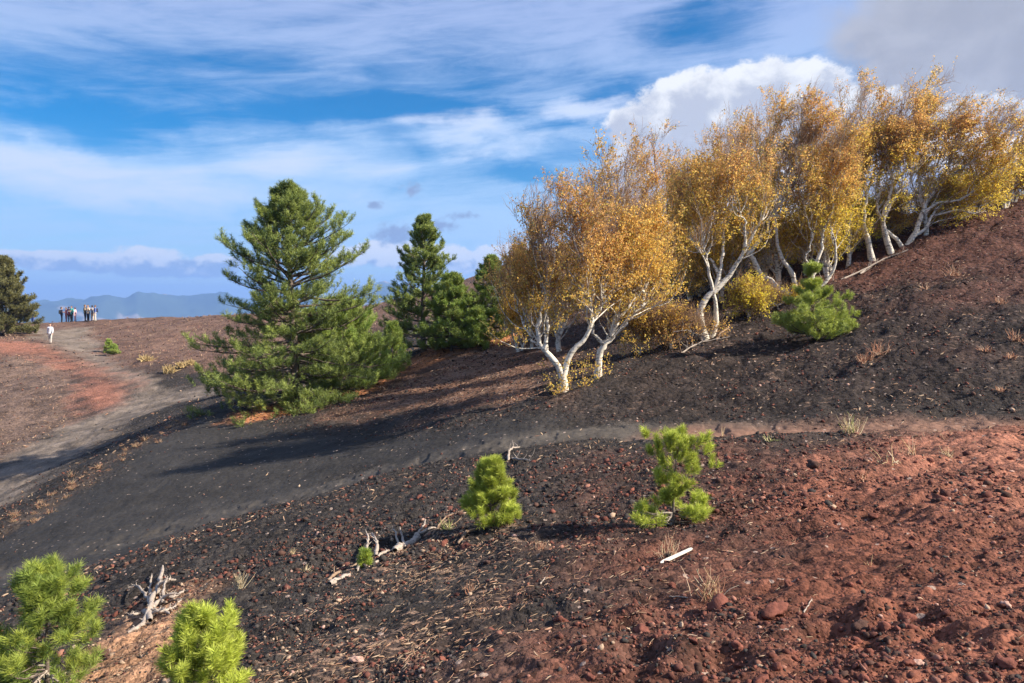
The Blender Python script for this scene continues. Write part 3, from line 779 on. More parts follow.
pine(b, w_of(72, dd), w_of(38, dd), 'bushy bright green pine with a bare grey leader, in front of the yellow birches', 109, GM * 1.2, GY * .72, whorls=9, per=6, n2=7, n3=4, nm=34, nl=.085, nw=.008, tr=.045, gaps=.12,
     prof=lambda h: np.interp(h, [0, .3, .45, .55, .8, 1], [1.08, 1.1, .7, .22, .12, .14]), side=lambda az, h: 1 + .12 * math.cos(az), low_angle=.15, dead=10, sl=.14, lean=(-.10, 0), pw=1.9)
# far shrub on the valley side
for (qx, qy, hh, lab) in ((109, 352, 12, 'tiny green pine shrub by the valley path below the hikers, upper of the two'), (114, 355, 9, 'tiny light green pine shrub by the valley path below the hikers, lower of the two')):
    b = spot(qx, qy); dd = b.y
    pine(b, w_of(hh, dd), w_of(6, dd), lab, 110 + qx, GM, GL * 1.3, whorls=5, per=6, n2=4, n3=2, nm=14, nl=.10, nw=.03, tr=.03, sl=.12, up=.4, cat='shrub', name='pine_shrub')

# young pines of the foreground
def young(pos, H, W, label, seed, c0, c1, **kw):
    a = dict(whorls=6, per=5, n2=3, n3=2, nm=95, nl=.05, nw=.0028, tr=.013, sl=.09, up=.38, top_angle=1.1, low_angle=.25, s2=.4, cat='young pine', name='young_pine')
    a.update(kw)
    return pine(pos, H, W, label, seed, c0, c1, **a)
b = spot(672, 522); dd = b.y
young(b, w_of(82, dd), w_of(44, dd), 'young bright green pine with a gap showing its grey stem, above the white plank', 121, GY * .75, GY, whorls=7, per=4,
      prof=lambda h: np.interp(h, [0, .06, .18, .27, .46, .56, .78, 1], [.3, 1, 1, .15, .12, 1.0, .85, .2]), nl=.062, nw=.0034, dead=7, lean=(.05, 0), low_angle=.05, tr=.016)
b = spot(491, 527); dd = b.y
young(b, w_of(60, dd), w_of(25, dd), 'compact cone shaped young pine at the end of the fallen log line', 122, GY * .62, GY * .95, whorls=8, per=6, nl=.065, nw=.0034,
      prof=lambda h: np.interp(h, [0, .15, .5, .8, 1], [.9, 1, .8, .45, .15]))
b = spot(205, 700); dd = b.y
young(b, w_of(80, dd), w_of(38, dd), 'dense yellow green young pine cut by the bottom edge, right of the root tangle', 123, GY * .75, GY * 1.05, whorls=6, per=5, nl=.062, nw=.0034, nm=95, dead=6, gaps=.12,
      prof=lambda h: np.interp(h, [0, .2, .6, .85, 1], [1, 1.05, .95, .55, .2]), low_angle=.35)
b = spot(48, 700); dd = b.y
young(b, w_of(120, dd), w_of(52, dd), 'tallest young pine with open branches in the bottom left corner', 124, GL * .85, GY * .72, whorls=11, per=5, n2=4, n3=3, nm=50, nl=.07, nw=.003, dead=20, sl=.09, tr=.02,
      prof=lambda h: np.interp(h, [0, .3, .55, .8, 1], [.95, 1.05, .95, .7, .25]), gaps=.28, low_angle=.1, top_angle=.9)
b = spot(365, 573); dd = b.y
young(b, w_of(14, dd), w_of(6, dd), 'tiny pine seedling growing beside the pale fallen log', 125, GL, GY * .9, whorls=3, per=5, n2=2, n3=2, nm=40, nl=.05, nw=.003, sl=.04, tr=.005)
# ---------------------------------------------------------------- loose cinders
def ico(sub):
    import bmesh
    bm = bmesh.new(); bmesh.ops.create_icosphere(bm, subdivisions=sub, radius=1.0)
    v = np.array([x.co[:] for x in bm.verts]); f = np.array([[w.index for w in q.verts] for q in bm.faces]); bm.free(); return v, f

def mat_stone():
    m, nb, out = material('cinder_stone')
    g = nb.n('ShaderNodeNewGeometry').outputs['Position']; c = nb.attr('col', True)
    n = nb.noise(g, 45, 5, .7)
    k = nb.m('MULTIPLY_ADD', n, 1.1, .45); vv = nb.n('ShaderNodeCombineXYZ', i_0=k, i_1=k, i_2=k)
    b = nb.n('ShaderNodeBump', i_Strength=.9, i_Distance=.008); nb.L.new(n, b.inputs['Height'])
    bs = nb.n('ShaderNodeBsdfPrincipled', i_Roughness=.95); bs.inputs['Specular IOR Level'].default_value = .15
    nb.L.new(nb.mix(1.0, c, vv.outputs[0], 'MULTIPLY'), bs.inputs['Base Color']); nb.L.new(b.outputs[0], bs.inputs['Normal'])
    nb.L.new(bs.outputs[0], out.inputs[0]); return m
M_STONE = mat_stone()
SCOL = np.array([(.160,.058,.040),(.115,.046,.034),(.075,.040,.030),(.050,.042,.037),(.25,.115,.08),(.36,.22,.17),(.36,.25,.17)])

def rot_mats(rng, K):
    q = rng.normal(size=(K, 4)); q /= np.linalg.norm(q, axis=1, keepdims=True); w, x, y, z = q.T
    return np.stack([np.stack([1-2*(y*y+z*z), 2*(x*y-z*w), 2*(x*z+y*w)], -1), np.stack([2*(x*y+z*w), 1-2*(x*x+z*z), 2*(y*z-x*w)], -1), np.stack([2*(x*z-y*w), 2*(y*z+x*w), 1-2*(x*x+y*y)], -1)], 1)

def lumps(rng, base, pos, size, cols, jit=.30):
    V, Fc = base; K = len(pos)
    sc = rng.uniform(.45, 1.2, (K, 1, 3)); j = 1 + rng.normal(size=(K, len(V), 1)) * jit
    v = V[None] * j * sc
    v = np.einsum('kij,knj->kni', rot_mats(rng, K), v) * size[:, None, None]
    v[:, :, 2] *= .8
    v = v + pos[:, None, :]
    f = Fc[None] + (np.arange(K) * len(V))[:, None, None]
    return v.reshape(-1, 3), f.reshape(-1, Fc.shape[1]), np.repeat(cols, len(V), axis=0)

def scatter(rng, n, r0, r1, a=40):
    """random places, thinning with distance"""
    r = r0 * (r1 / r0) ** rng.uniform(size=n); th = rng.uniform(-a, a, n) * math.pi / 180
    return r * np.sin(th), r * np.cos(th)

def keep_by(rng, x, y):
    z = zones(x, y)
    sm = np.clip(z['ash'] * .93 + z['dpath'] * .9 + z['rpath'] * .93 + z['vpath'] * .95 + z['rstrip'] * .7, 0, .97)
    clump = np.clip(.55 + 1.1 * fbm(x * 1.4, y * 1.4, 201, 3) + .9 * fbm(x * .5, y * .5, 205, 2), .05, 1)
    fine = 1 - .3 * z['red'] * sstep(1.2, 3.2, x)        # the trampled soil at the right is finer
    k = (1 - sm) * clump * fine
    k = k * np.clip(.4 + np.hypot(x, y) * 0 + 1.2 * (fbm(x * 3, y * 3, 209, 2) + .5), .3, 1)
    return rng.uniform(size=len(x)) < k, z

def stone_cols(rng, z, idx, n):
    red = np.clip(z['red'][idx] + .55 * z['red2'][idx] + .25 * z['bslope'][idx] + .3 * z['lhill'][idx], 0, 1)
    u = rng.uniform(size=n)
    k = np.where(rng.uniform(size=n) < .14 + .66 * red, np.where(u < .45, 0, np.where(u < .72, 1, np.where(u < .86, 2, np.where(u < .99, 4, 5)))), np.where(u < .52, 3, np.where(u < .86, 2, np.where(u < .985, 1, 5))))
    k = np.where(rng.uniform(size=n) < .02 + .10 * z['tan'][idx] + .25 * z['needle'][idx], 6, k)
    return SCOL[k] * rng.uniform(.7, 1.3, (n, 1))

def gravel(name, seed, n, r0, r1, smin, smed, base, label, mul=.0010):
    rng = np.random.default_rng(seed)
    x, y = scatter(rng, n, r0, r1); k, z = keep_by(rng, x, y); idx = np.nonzero(k)[0]; x = x[idx]; y = y[idx]
    r = np.hypot(x, y)
    size = smin + smed * rng.exponential(size=len(x)) ** 1.15; size = np.minimum(size, smin + smed * 3.6); size = np.maximum(size, r * mul * rng.uniform(.7, 1.5, len(x)))
    zg = ground(x, y)
    pos = np.stack([x, y, zg + size * .12], 1); cl = stone_cols(rng, z, idx, len(x)); vs, fs, cs, o = [], [], [], 0
    for b in range(len(base)):
        v, f, c = lumps(rng, base[b], pos[b::len(base)], size[b::len(base)], cl[b::len(base)], .10)
        vs.append(v); fs.append(f + o); cs.append(c); o += len(v)
    v, f, c = np.concatenate(vs), np.concatenate(fs), np.concatenate(cs)
    tag(link(name, new_mesh(name, v, f, cols=c, smooth=False), M_STONE), label, kind='stuff')
def facet(seed, sub, planes=11, rough=.10):
    rng = np.random.default_rng(seed); V, Fc = ico(sub); n = norm(V)
    pl = rnd_unit(rng, planes); h = rng.uniform(.55, .95, planes)
    dt = n @ pl.T; d = np.min(np.where(dt > .08, h[None] / np.maximum(dt, .08), 9), axis=1); d = np.minimum(d, 1.35)
    d *= 1 + rough * rng.normal(size=len(V)) * .6
    return n * d[:, None], Fc
I0 = [facet(900 + i, 1) for i in range(9)]
gravel('gravel', 301, 60000, 2.6, 11, .006, .0068, I0, 'small rough red and black cinders covering the near slope')
gravel('gravel', 304, 30000, 2.8, 8, .0035, .004, I0, 'fine red and black grit between the near cinders', .0006)
gravel('gravel', 302, 52000, 8, 34, .011, .012, I0, 'loose cinders scattered over the middle slopes')
gravel('gravel', 303, 16000, 26, 95, .02, .02, I0, 'loose cinders scattered over the far slopes')

# larger lumps, one by one
def rock_mesh(seed, col):
    rng = np.random.default_rng(seed)
    V, Fc = facet(seed, 3, 15, .0); n = norm(V)
    d = np.linalg.norm(V, axis=1)
    for k in range(16):
        c = rnd_unit(rng, 1)[0]; d += .20 * rng.uniform(.4, 1) * np.exp(-((n - c) ** 2).sum(1) / .16) * (1 if k % 3 else -1)
    d += .16 * vn3(n * 4 + seed) + .16 * vn3(n * 9 + seed) + .07 * vn3(n * 19 + seed)
    v = n * d[:, None] * rng.uniform(.75, 1.1, 3); v[:, 2] *= .8
    c = np.array(col)[None] * (1 + .5 * vn3(n * 3 + 5))[:, None]
    return new_mesh('rock', v, Fc, cols=np.clip(c, .02, .9), smooth=False)
RM = {'red': [rock_mesh(400 + i, SCOL[0] * (.8 + .1 * i)) for i in range(5)], 'brown': [rock_mesh(410 + i, SCOL[2] * 1.2) for i in range(3)], 'dark': [rock_mesh(420 + i, SCOL[3]) for i in range(3)], 'pink': [rock_mesh(430, SCOL[5] * 1.15)]}
RL = {'red': ('fist sized rough brick red cinder lump lying loose on the reddish slope', 'brick red cinder lumps on the near slope'),
      'brown': ('fist sized rough dark brown cinder lump lying loose on the near slope', 'dark brown cinder lumps on the near slope'),
      'dark': ('fist sized rough blackish cinder lump lying loose on the near slope', 'blackish cinder lumps on the near slope')}
def rocks():
    rng = np.random.default_rng(55)
    x, y = scatter(rng, 1500, 3.0, 15, 36); k, z = keep_by(rng, x, y); idx = np.nonzero(k)[0][:262]; x = x[idx]; y = y[idx]
    zg = ground(x, y); red = np.clip(z['red'][idx] + .6 * z['red2'][idx], 0, 1)
    for i in range(len(x)):
        kind = 'red' if rng.uniform() < .25 + .55 * red[i] else ('brown' if rng.uniform() < .5 else 'dark')
        s = float(min(.060, .017 + .013 * rng.exponential()))
        o = bpy.data.objects.new('rock', RM[kind][rng.integers(len(RM[kind]))]); COL.objects.link(o)
        o.scale = (s, s * rng.uniform(.8, 1.1), s * rng.uniform(.75, 1.0)); o.rotation_euler = (rng.uniform(-.4, .4), rng.uniform(-.4, .4), rng.uniform(0, 6.28))
        o.location = (x[i], y[i], zg[i] + s * .2)
        tag(o, RL[kind][0], 'rock', RL[kind][1])
    # lumps one can single out
    own = [('red', 718, 606, 15, 'large rounded brown red rock below the dry weed near the white plank'), ('pink', 879, 487+115, 0, ''),
           ('red', 642, 625, 13, 'upright knobbly red rock at the left edge of the bright red soil'), ('red', 775, 612, 17, 'widest flat red cinder lump right of the dry weed'),
           ('pink', 1006, 598, 8, 'pale pink rock near the right edge of the trampled red soil'), ('pink', 918, 670, 8, 'pale pink rock at the bottom edge of the red soil'),
           ('pink', 357, 658, 8, 'pinkish angular rock on the dark slope near the bottom edge'), ('red', 1000, 668, 10, 'orange red rock in the bottom right corner'),
           ('red', 468, 543, 9, 'dark red rock lying just below the cone shaped young pine'), ('brown', 812, 468, 8, 'brown rock on the red bank below the trodden path'),
           ('red', 560, 616, 9, 'red cinder block in the middle of the dark near slope'), ('red', 672, 583, 7, 'red lump just below the white plank')]
    for kd, px, py, s, lab in own:
        if not lab: continue
        p = spot(px, py); w = w_of(s, p.y)
        o = bpy.data.objects.new('rock', RM[kd][(px + py) % len(RM[kd])]); COL.objects.link(o); o.scale = (w, w * .85, w * .75); o.rotation_euler = (0, 0, px * .37)
        o.location = (p.x, p.y, p.z + w * .25); tag(o, lab, 'rock')
for ms in RM.values():
    for me in ms: me.materials.append(M_STONE)
rocks()

# bits of dead grass, bark and pale pumice
def mat_bits():
    m, nb, out = material('dry_bits')
    bs = nb.n('ShaderNodeBsdfPrincipled', i_Roughness=.9); nb.L.new(nb.attr('col', True), bs.inputs['Base Color']); bs.inputs['Specular IOR Level'].default_value = .1
    nb.L.new(bs.outputs[0], out.inputs[0]); return m
M_BITS = mat_bits()
def litter(name, seed, n, r0, r1, ln, label, prob, colset, along=.5, mul=.0016, lift=.01, wmax=.075):
    rng = np.random.default_rng(seed)
    x, y = scatter(rng, n, r0, r1, 42); z = zones(x, y)
    k = rng.uniform(size=n) < np.clip(prob(z, x, y), 0, 1); idx = np.nonzero(k)[0]; x = x[idx]; y = y[idx]; K = len(x)
    zg = ground(x, y); r = np.hypot(x, y)
    L = ln * rng.uniform(.4, 1.6, K); L = np.maximum(L, r * mul * rng.uniform(.6, 1.6, K))
    a = rng.normal(size=(K, 3)) * .5 + np.array([-.9, -.42, -.28]) * np.where(rng.uniform(size=(K, 1)) < along, 2.2, .0); a = norm(a + rng.normal(size=(K, 3)) * .35)
    p0 = np.stack([x, y, zg + lift * rng.uniform(.2, 1, K) * (1 + r * .04)], 1)
    mid = p0 + rng.normal(size=(K, 3)) * L[:, None] * .045
    pts = np.stack([p0 - a * L[:, None] * .5, mid, p0 + a * L[:, None] * .5], 1)
    w = L * rng.uniform(.02, wmax, K); v, f = tubes(pts, np.stack([w * .6, w, w * .4], 1), 4)
    cs = np.array(colset)[rng.integers(len(colset), size=K)] * rng.uniform(.6, 1.25, (K, 1))
    tag(link(name, new_mesh(name, v, f, cols=np.repeat(cs, 12, axis=0)), M_BITS), label, kind='stuff')
TANS = [(.36,.24,.15),(.30,.19,.12),(.42,.30,.20),(.24,.14,.09),(.40,.22,.14)]
def pr_near(z, x, y):
    cl = fbm(x * 1.1, y * 1.1, 222, 3)
    return (.08 + .95 * z['tan'] * np.clip(.45 + 2.2 * cl, .08, 1) + .5 * z['needle'] + .15 * z['red2']) * (1 - np.clip(z['ash'] + z['red'] * .93 + z['rpath'] + z['dpath'], 0, 1) * .96)
litter('litter', 501, 60000, 3, 15, .036, 'tan bits of dead grass and bark strewn down the near slope', pr_near, TANS, .8, wmax=.11)
def pr_mid(z, x, y):
    cl = np.clip(.35 + 1.8 * fbm(x * .8, y * .8, 232, 3), .04, 1)
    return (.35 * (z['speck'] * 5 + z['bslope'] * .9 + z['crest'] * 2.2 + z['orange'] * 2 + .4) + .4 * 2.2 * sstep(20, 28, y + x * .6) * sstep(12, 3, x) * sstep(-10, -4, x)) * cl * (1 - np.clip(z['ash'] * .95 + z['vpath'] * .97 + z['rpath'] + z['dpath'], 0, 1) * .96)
litter('litter', 502, 46000, 12, 48, .07, 'pale bits of dead grass and pumice strewn on the dark slopes', pr_mid, TANS, .35, .0017, wmax=.18)
def pr_far(z, x, y):
    return (z['lhill'] * 1.3 * np.clip(.5 + 1.5 * fbm(x * .7, y * .7, 241, 3), .1, 1) + z['rhill'] * .45 + z['beyond'] * .35 + .1) * (1 - np.clip(z['vpath'] + z['rstrip'] * .8, 0, 1) * .98)
litter('litter', 503, 26000, 28, 130, .12, 'dead grass stubble on the hills beyond the valley path', pr_far, TANS, .2, .0018, .03, wmax=.2)

# ---------------------------------------------------------------- dry grass tufts
def tuft_mesh(seed, n, h, spread, cols, name='grass_tuft', w=.0035, curl=.12):
    rng = np.random.default_rng(seed)
    q = np.zeros((n, 3)); q[:, :2] = rng.normal(size=(n, 2)) * spread * .3; q[:, 2] = -.02
    d = np.stack([rng.normal(size=n) * spread / h * .8, rng.normal(size=n) * spread / h * .8, np.ones(n)], 1)
    L = grow(rng, q, d, h * rng.uniform(.45, 1.15, n), 6, curl, (0, 0, -.02))
    v, f = tubes(L, taper(np.full(n, w), w * .35, 7), 3)
    c = np.array(cols)[rng.integers(len(cols), size=n)] * rng.uniform(.7, 1.2, (n, 1))
    return new_mesh(name, v, f, cols=np.repeat(c, 21, axis=0))
STRAW = [(.62,.50,.30),(.55,.42,.24),(.48,.34,.18),(.66,.56,.38)]; RUSTG = [(.40,.20,.12),(.46,.27,.17),(.34,.16,.10),(.52,.36,.24)]; GREENG = [(.30,.34,.10),(.62,.50,.30),(.40,.40,.14)]
def tuft(px, py, hpx, label, cols, n=40, spread=.5, group=None, cat='grass tuft', seed=0, w=.0035, curl=.12, name='dry_grass_tuft', meshes={}):
    p = spot(px, py); h = w_of(hpx, p.y)
    me = tuft_mesh(seed + px, n, h, h * spread, cols, name, w, curl); me.materials.append(M_BITS)
    return tag(link(name, me, None, loc=p), label, cat, group)
tuft(240, 592, 20, 'upright straw coloured grass tuft right of the grey root tangle', STRAW, 46, .22)
tuft(293, 557, 9, 'small pale grass tuft on the ash, highest of the two above the log', STRAW, 24, .4)
tuft(306, 573, 9, 'small pale grass tuft just left of the pale log', STRAW, 26, .6)
tuft(276, 589, 10, 'spreading tan grass tuft between the root tangle and the log', STRAW, 26, .9)
tuft(850, 436, 22, 'pale dry grass tuft with a green base at the edge of the trodden path', STRAW + GREENG[:1], 60, .5, w=.005)
tuft(769, 444, 9, 'little green and straw tuft below the trodden path', GREENG, 30, .8, w=.005)
tuft(722, 432, 13, 'single thin dry stalk standing beside the trodden path', STRAW, 4, .15, w=.006)
tuft(912, 452, 20, 'thin brown reed tuft on the red bank, right of the pale path edge tuft', STRAW[2:3] + RUSTG, 16, .55, w=.006, curl=.2)
tuft(888, 468, 22, 'bent dry stalks arching over the red bank', STRAW, 9, .9, w=.006, curl=.28)
tuft(862, 478, 16, 'brown dead weed on the shaded red bank', RUSTG, 20, .6, w=.005)
tuft(708, 594, 34, 'large brown and straw dead weed below the white plank', STRAW[1:] + RUSTG, 60, .42, w=.0035, curl=.2)
tuft(668, 548, 28, 'brown dead stems standing under the gapped young pine', RUSTG + STRAW[:1], 44, .5, w=.003, curl=.2)
tuft(870, 556, 16, 'pair of pale forked stalks on the red soil', STRAW, 3, .3, w=.004)
tuft(448, 527, 12, 'yellow green grass tuft beside the end of the fallen log line', GREENG, 50, .8, w=.004)
tuft(540, 548, 12, 'reddish dead weed in the middle of the dark near slope', RUSTG, 40, .7, w=.003)
tuft(470, 585, 14, 'pinkish brown dead weed below the fallen branch', RUSTG, 30, .6, w=.003)
tuft(948, 460, 12, 'little straw tuft beside the trodden path near the right edge', STRAW, 14, .5, w=.005)
# on the birch slope
for i, (qx, qy, hh) in enumerate([(953,278,13),(925,290,8),(1000,302,9),(1015,340,12),(868,358,14),(880,352,16),(862,362,9),(1000,392,8),(985,352,8),(1010,360,8)]):
    tuft(qx, qy, hh, 'rust coloured dead weed on the steep dark slope right of the birches', RUSTG, 34, .8, 'rust coloured dead weeds on the birch slope', w=.009, curl=.2)
# golden bushes across the valley
for qx, qy, hh, lab in ((146,361,8,'round golden grass clump above the valley path, leftmost of four'),(170,373,9,'largest golden grass clump in the hollow beyond the valley path'),(181,368,7,'golden grass clump just right of the largest one in the hollow'),(191,365,6,'faint tan grass clump at the right end of the golden ones')):
    tuft(qx, qy, hh, lab, [(.50,.37,.18),(.42,.30,.14)], 110, .9, w=.04, name='golden_grass_clump')
# crest of the ash slope
_m = [tuft_mesh(700 + i, 30, .26, .26, [tuple(.7 * a for a in q) for q in RUSTG + STRAW[2:3]], 'crest_grass_tuft', .008, .2) for i in range(5)]
for me in _m: me.materials.append(M_BITS)
def crest_tufts():
    rng = np.random.default_rng(8); ln = np.array(Z_CREST); seg = np.linspace(0, len(ln) - 1.001, 44)
    for s in seg:
        i = int(s); u = s - i; x, y = ln[i] * (1 - u) + ln[i + 1] * u + rng.normal(size=2) * np.array([.5, .35])
        o = bpy.data.objects.new('crest_grass_tuft', _m[rng.integers(5)]); COL.objects.link(o); o.location = at(x, y); o.rotation_euler = (0, 0, rng.uniform(0, 6.3))
        k = rng.uniform(.4, .9); o.scale = (k, k, k * rng.uniform(.7, 1)); tag(o, 'rusty dead grass tuft on the crest between ash slope and valley path', 'grass tuft', 'rusty tufts along the crest')
crest_tufts()

# ---------------------------------------------------------------- dead wood
def wood(name, lines, label, mat, cat='dead wood', seed=0, spikes=0, group=None, lift=.3, sides=8, knob=.12, spl=.25):
    """lines: list of ([(px,py,dz)...], radius_px0, radius_px1) lying on the ground"""
    rng = np.random.default_rng(900 + seed); parts = []; org = spot(*lines[0][0][0][:2])
    for pl, r0, r1 in lines:
        pts = []
        for q in pl:
            g = spot(q[0], q[1]); rr = w_of(r0, g.y); pts.append(np.array(g) + np.array([0, 0, w_of(q[2], g.y) + rr * lift]) - np.array(org))
        d = org.y; c = np.array([pts[0] + (pts[-1] - pts[0]) * t for t in np.linspace(0, 1, 14)]) if cat == 'plank' else spline(pts, 14)
        if cat != 'plank': c[1:-1] += rng.normal(size=(12, 3)) * w_of(r0, d) * .25
        rad = np.linspace(w_of(r0, d), w_of(r1, d), 14) * (1 + knob * rng.normal(size=14)); rad[0] *= .6; rad[-1] *= .5
        parts.append(tubes(c[None], rad[None], sides))
        if spikes:
            p, tg, r, t, k = sample_on(rng, c[None], rad[None], spikes, .1, .95)
            pr = perp(rng, tg); pr[:, 2] = np.abs(pr[:, 2]) + .2
            S = grow(rng, p, pr + .4 * tg, spl * rng.uniform(.3, 1.2, len(p)), 5, .22, (0, 0, .02))
            parts.append(tubes(S, taper(r * .55, r * .1 + .001, 6), 5))
    v, f = merge(parts)
    return tag(link(name, new_mesh(name, v, f, smooth=True), mat, loc=org), label, cat, group)
wood('root_tangle', [([(150,626,1),(150,608,3),(156,596,5),(160,584,6),(163,574,6)], 3.8, 1.8), ([(143,612,2),(152,616,4),(162,614,3),(170,618,1)], 2.6, 1.2), ([(154,600,5),(150,590,6),(152,580,7)], 2.4, .9), ([(160,598,5),(172,598,5),(184,592,2)], 2.4, 1.1), ([(128,640,0),(140,634,3),(146,622,6),(152,610,6)], 1.6, 2.6), ([(152,612,2),(160,604,6),(170,602,8),(180,600,5)], 2.4, 1.2),
                     ([(150,604,4),(144,596,8),(136,592,8),(128,594,4)], 2, .8), ([(158,592,8),(168,590,12),(176,584,10)], 2.2, 1), ([(140,618,4),(134,622,6),(130,620,4)], 1.8, .8), ([(162,606,2),(164,596,10),(168,588,16)], 1.8, 1), ([(148,618,3),(160,618,6),(172,612,4),(182,606,2)], 1.8, .9)],
     'bleached grey tangle of dead roots on brown needles between the two corner pines', M_GREY, 'dead roots', 1, spikes=8, spl=.06)
_rr = np.random.default_rng(4242); _pc = []
for _i in range(20):
    _x = _rr.uniform(140, 186); _y = 636 - (_x - 134) * .95 + _rr.normal() * 9; _a = _rr.uniform(0, 6.28); _l = _rr.uniform(5, 13)
    _pc.append(([(_x, _y, 1), (_x + _l * .5 * math.cos(_a), _y + _l * .3 * math.sin(_a), 3), (_x + _l * math.cos(_a + .4), _y + _l * .6 * math.sin(_a + .4), 1)], _rr.uniform(.7, 1.8), _rr.uniform(.3, .9)))
wood('root_debris', _pc, 'heap of broken brown root pieces around the bleached root tangle', M_BROWNW, 'dead wood', 40)
wood('log', [([(330,594,0),(340,588,0),(350,582,0)], 3.6, 2.6)], 'short pale broken log, lowest piece of the fallen log line', M_GREY, 'log', 2)
wood('log_chunk', [([(356,578,0),(361,574,1)], 2.4, 1.8)], 'small white wood chunk just above the short pale log', M_GREY, 'dead wood', 3)
wood('dead_branch', [([(366,574,0),(378,566,0),(390,557,1)], 1.7, 1.1)], 'straight pale stick leaning between the log chunk and the root stump', M_GREY, 'stick', 4)
wood('root_stump', [([(395,553,1),(403,547,3),(413,541,3),(418,536,2)], 4.6, 2.6), ([(405,548,2),(402,541,5),(400,534,8)], 1.7, .6), ([(413,540,3),(422,532,5),(426,525,6)], 1.6, .5), ([(400,548,2),(395,541,5),(392,538,6)], 1.4, .5), ([(416,538,2),(428,532,3),(438,528,1)], 1.6, .8)],
     'pale splintered root stump with upright spikes at the middle of the fallen log line', M_GREY, 'stump', 5, spikes=4, spl=.05)
wood('dead_branch', [([(424,536,0),(440,526,0),(458,514,0),(474,503,1)], 1.3, .7), ([(432,534,0),(446,520,1),(462,512,1)], .9, .5), ([(444,524,0),(452,524,1),(462,518,0)], .8, .4)], 'tangle of tan twigs lying between the root stump and the cone shaped pine', M_BROWNW, 'dead branch', 25, spikes=6, spl=.12)
wood('root_stump', [([(366,562,2),(368,551,6),(367,547,8)], 1.7, 1.2), ([(376,561,2),(377,550,6),(372,545,8)], 2.2, 1.2), ([(378,561,1),(386,556,3),(396,548,3)], 1.6, 1.0)],
     'small grey broken stump with two upright stubs above the tiny pine seedling', M_GREY, 'stump', 6, spikes=3, spl=.06)
wood('dead_branch', [([(328,590,0),(340,578,0),(356,570,1),(366,563,1)], 1.7, 1.2)], 'brown dead branch lying behind the short pale log', M_BROWNW, 'dead branch', 7, spikes=3, spl=.1)
wood('dead_branch', [([(458,542,1),(468,536,2),(482,530,1)], 2.0, 1.4)], 'thick brown dead branch lying under the cone shaped young pine', M_BROWNW, 'dead branch', 8)
wood('plank', [([(660,561,2),(676,553,2),(692,544,2)], 2.6, 2.3)], 'straight white weathered plank lying below the gapped young pine', mat_bark('bleached_plank', (.56,.51,.44), (.3,.25,.2), 30, (.6,.75)), 'plank', 9, knob=.02, sides=4)
wood('dead_branch', [([(272,684,0),(286,676,0),(304,668,1)], 1.1, .7)], 'thin bleached stick at the bottom edge right of the yellow green pine', M_GREY, 'stick', 10)
wood('dead_branch', [([(508,462,1),(510,455,3),(520,450,2)], 1.4, .7), ([(512,460,1),(520,462,2),(534,462,1)], 1.2, .5)], 'pale forked dead branch on the bank above the cone shaped young pine', M_GREY, 'dead branch', 11, spikes=4, spl=.2)
wood('dead_branch', [([(808,507-30,1),(815,480,1)], .8, .5)], 'short grey stick on the shaded red bank', M_GREY, 'stick', 12)
wood('dead_branch', [([(804,607,1),(812,596,2)], .9, .5)], 'small pale stick standing in the trampled red soil', M_GREY, 'stick', 13)
wood('dead_branch', [([(669,592,1),(680,593,1),(688,596,1)], .8, .5)], 'thin white twig left of the large dead weed', M_GREY, 'stick', 14)
wood('dead_branch', [([(770,310,0),(850,278,1),(885,262,2)], 1.2, .6)], 'long pale fallen branch at the foot of the straight trunked birch', M_GREY, 'dead branch', 15, spikes=8, spl=.5)
wood('dead_branch', [([(860,276,0),(878,264,1),(908,252,1)], 1.3, .6)], 'pale fallen branch below the sprawling birch', M_GREY, 'dead branch', 16, spikes=6, spl=.4)
wood('dead_branch', [([(680,352,0),(700,344,1),(730,338,1)], 1.0, .5)], 'fallen grey branch at the twin base of the S stemmed birch', M_GREY, 'dead branch', 17, spikes=8, spl=.4)
wood('dead_branch', [([(716,340,0),(722,332,2),(730,326,3)], 1.2, .6)], 'short brown dead branch just right of the twin based birch', M_BROWNW, 'dead branch', 18, spikes=3, spl=.3)
wood('dead_branch', [([(540,577,1),(546,572,2)], .9, .5)], 'short pale twig on the dark near slope', M_GREY, 'stick', 19)
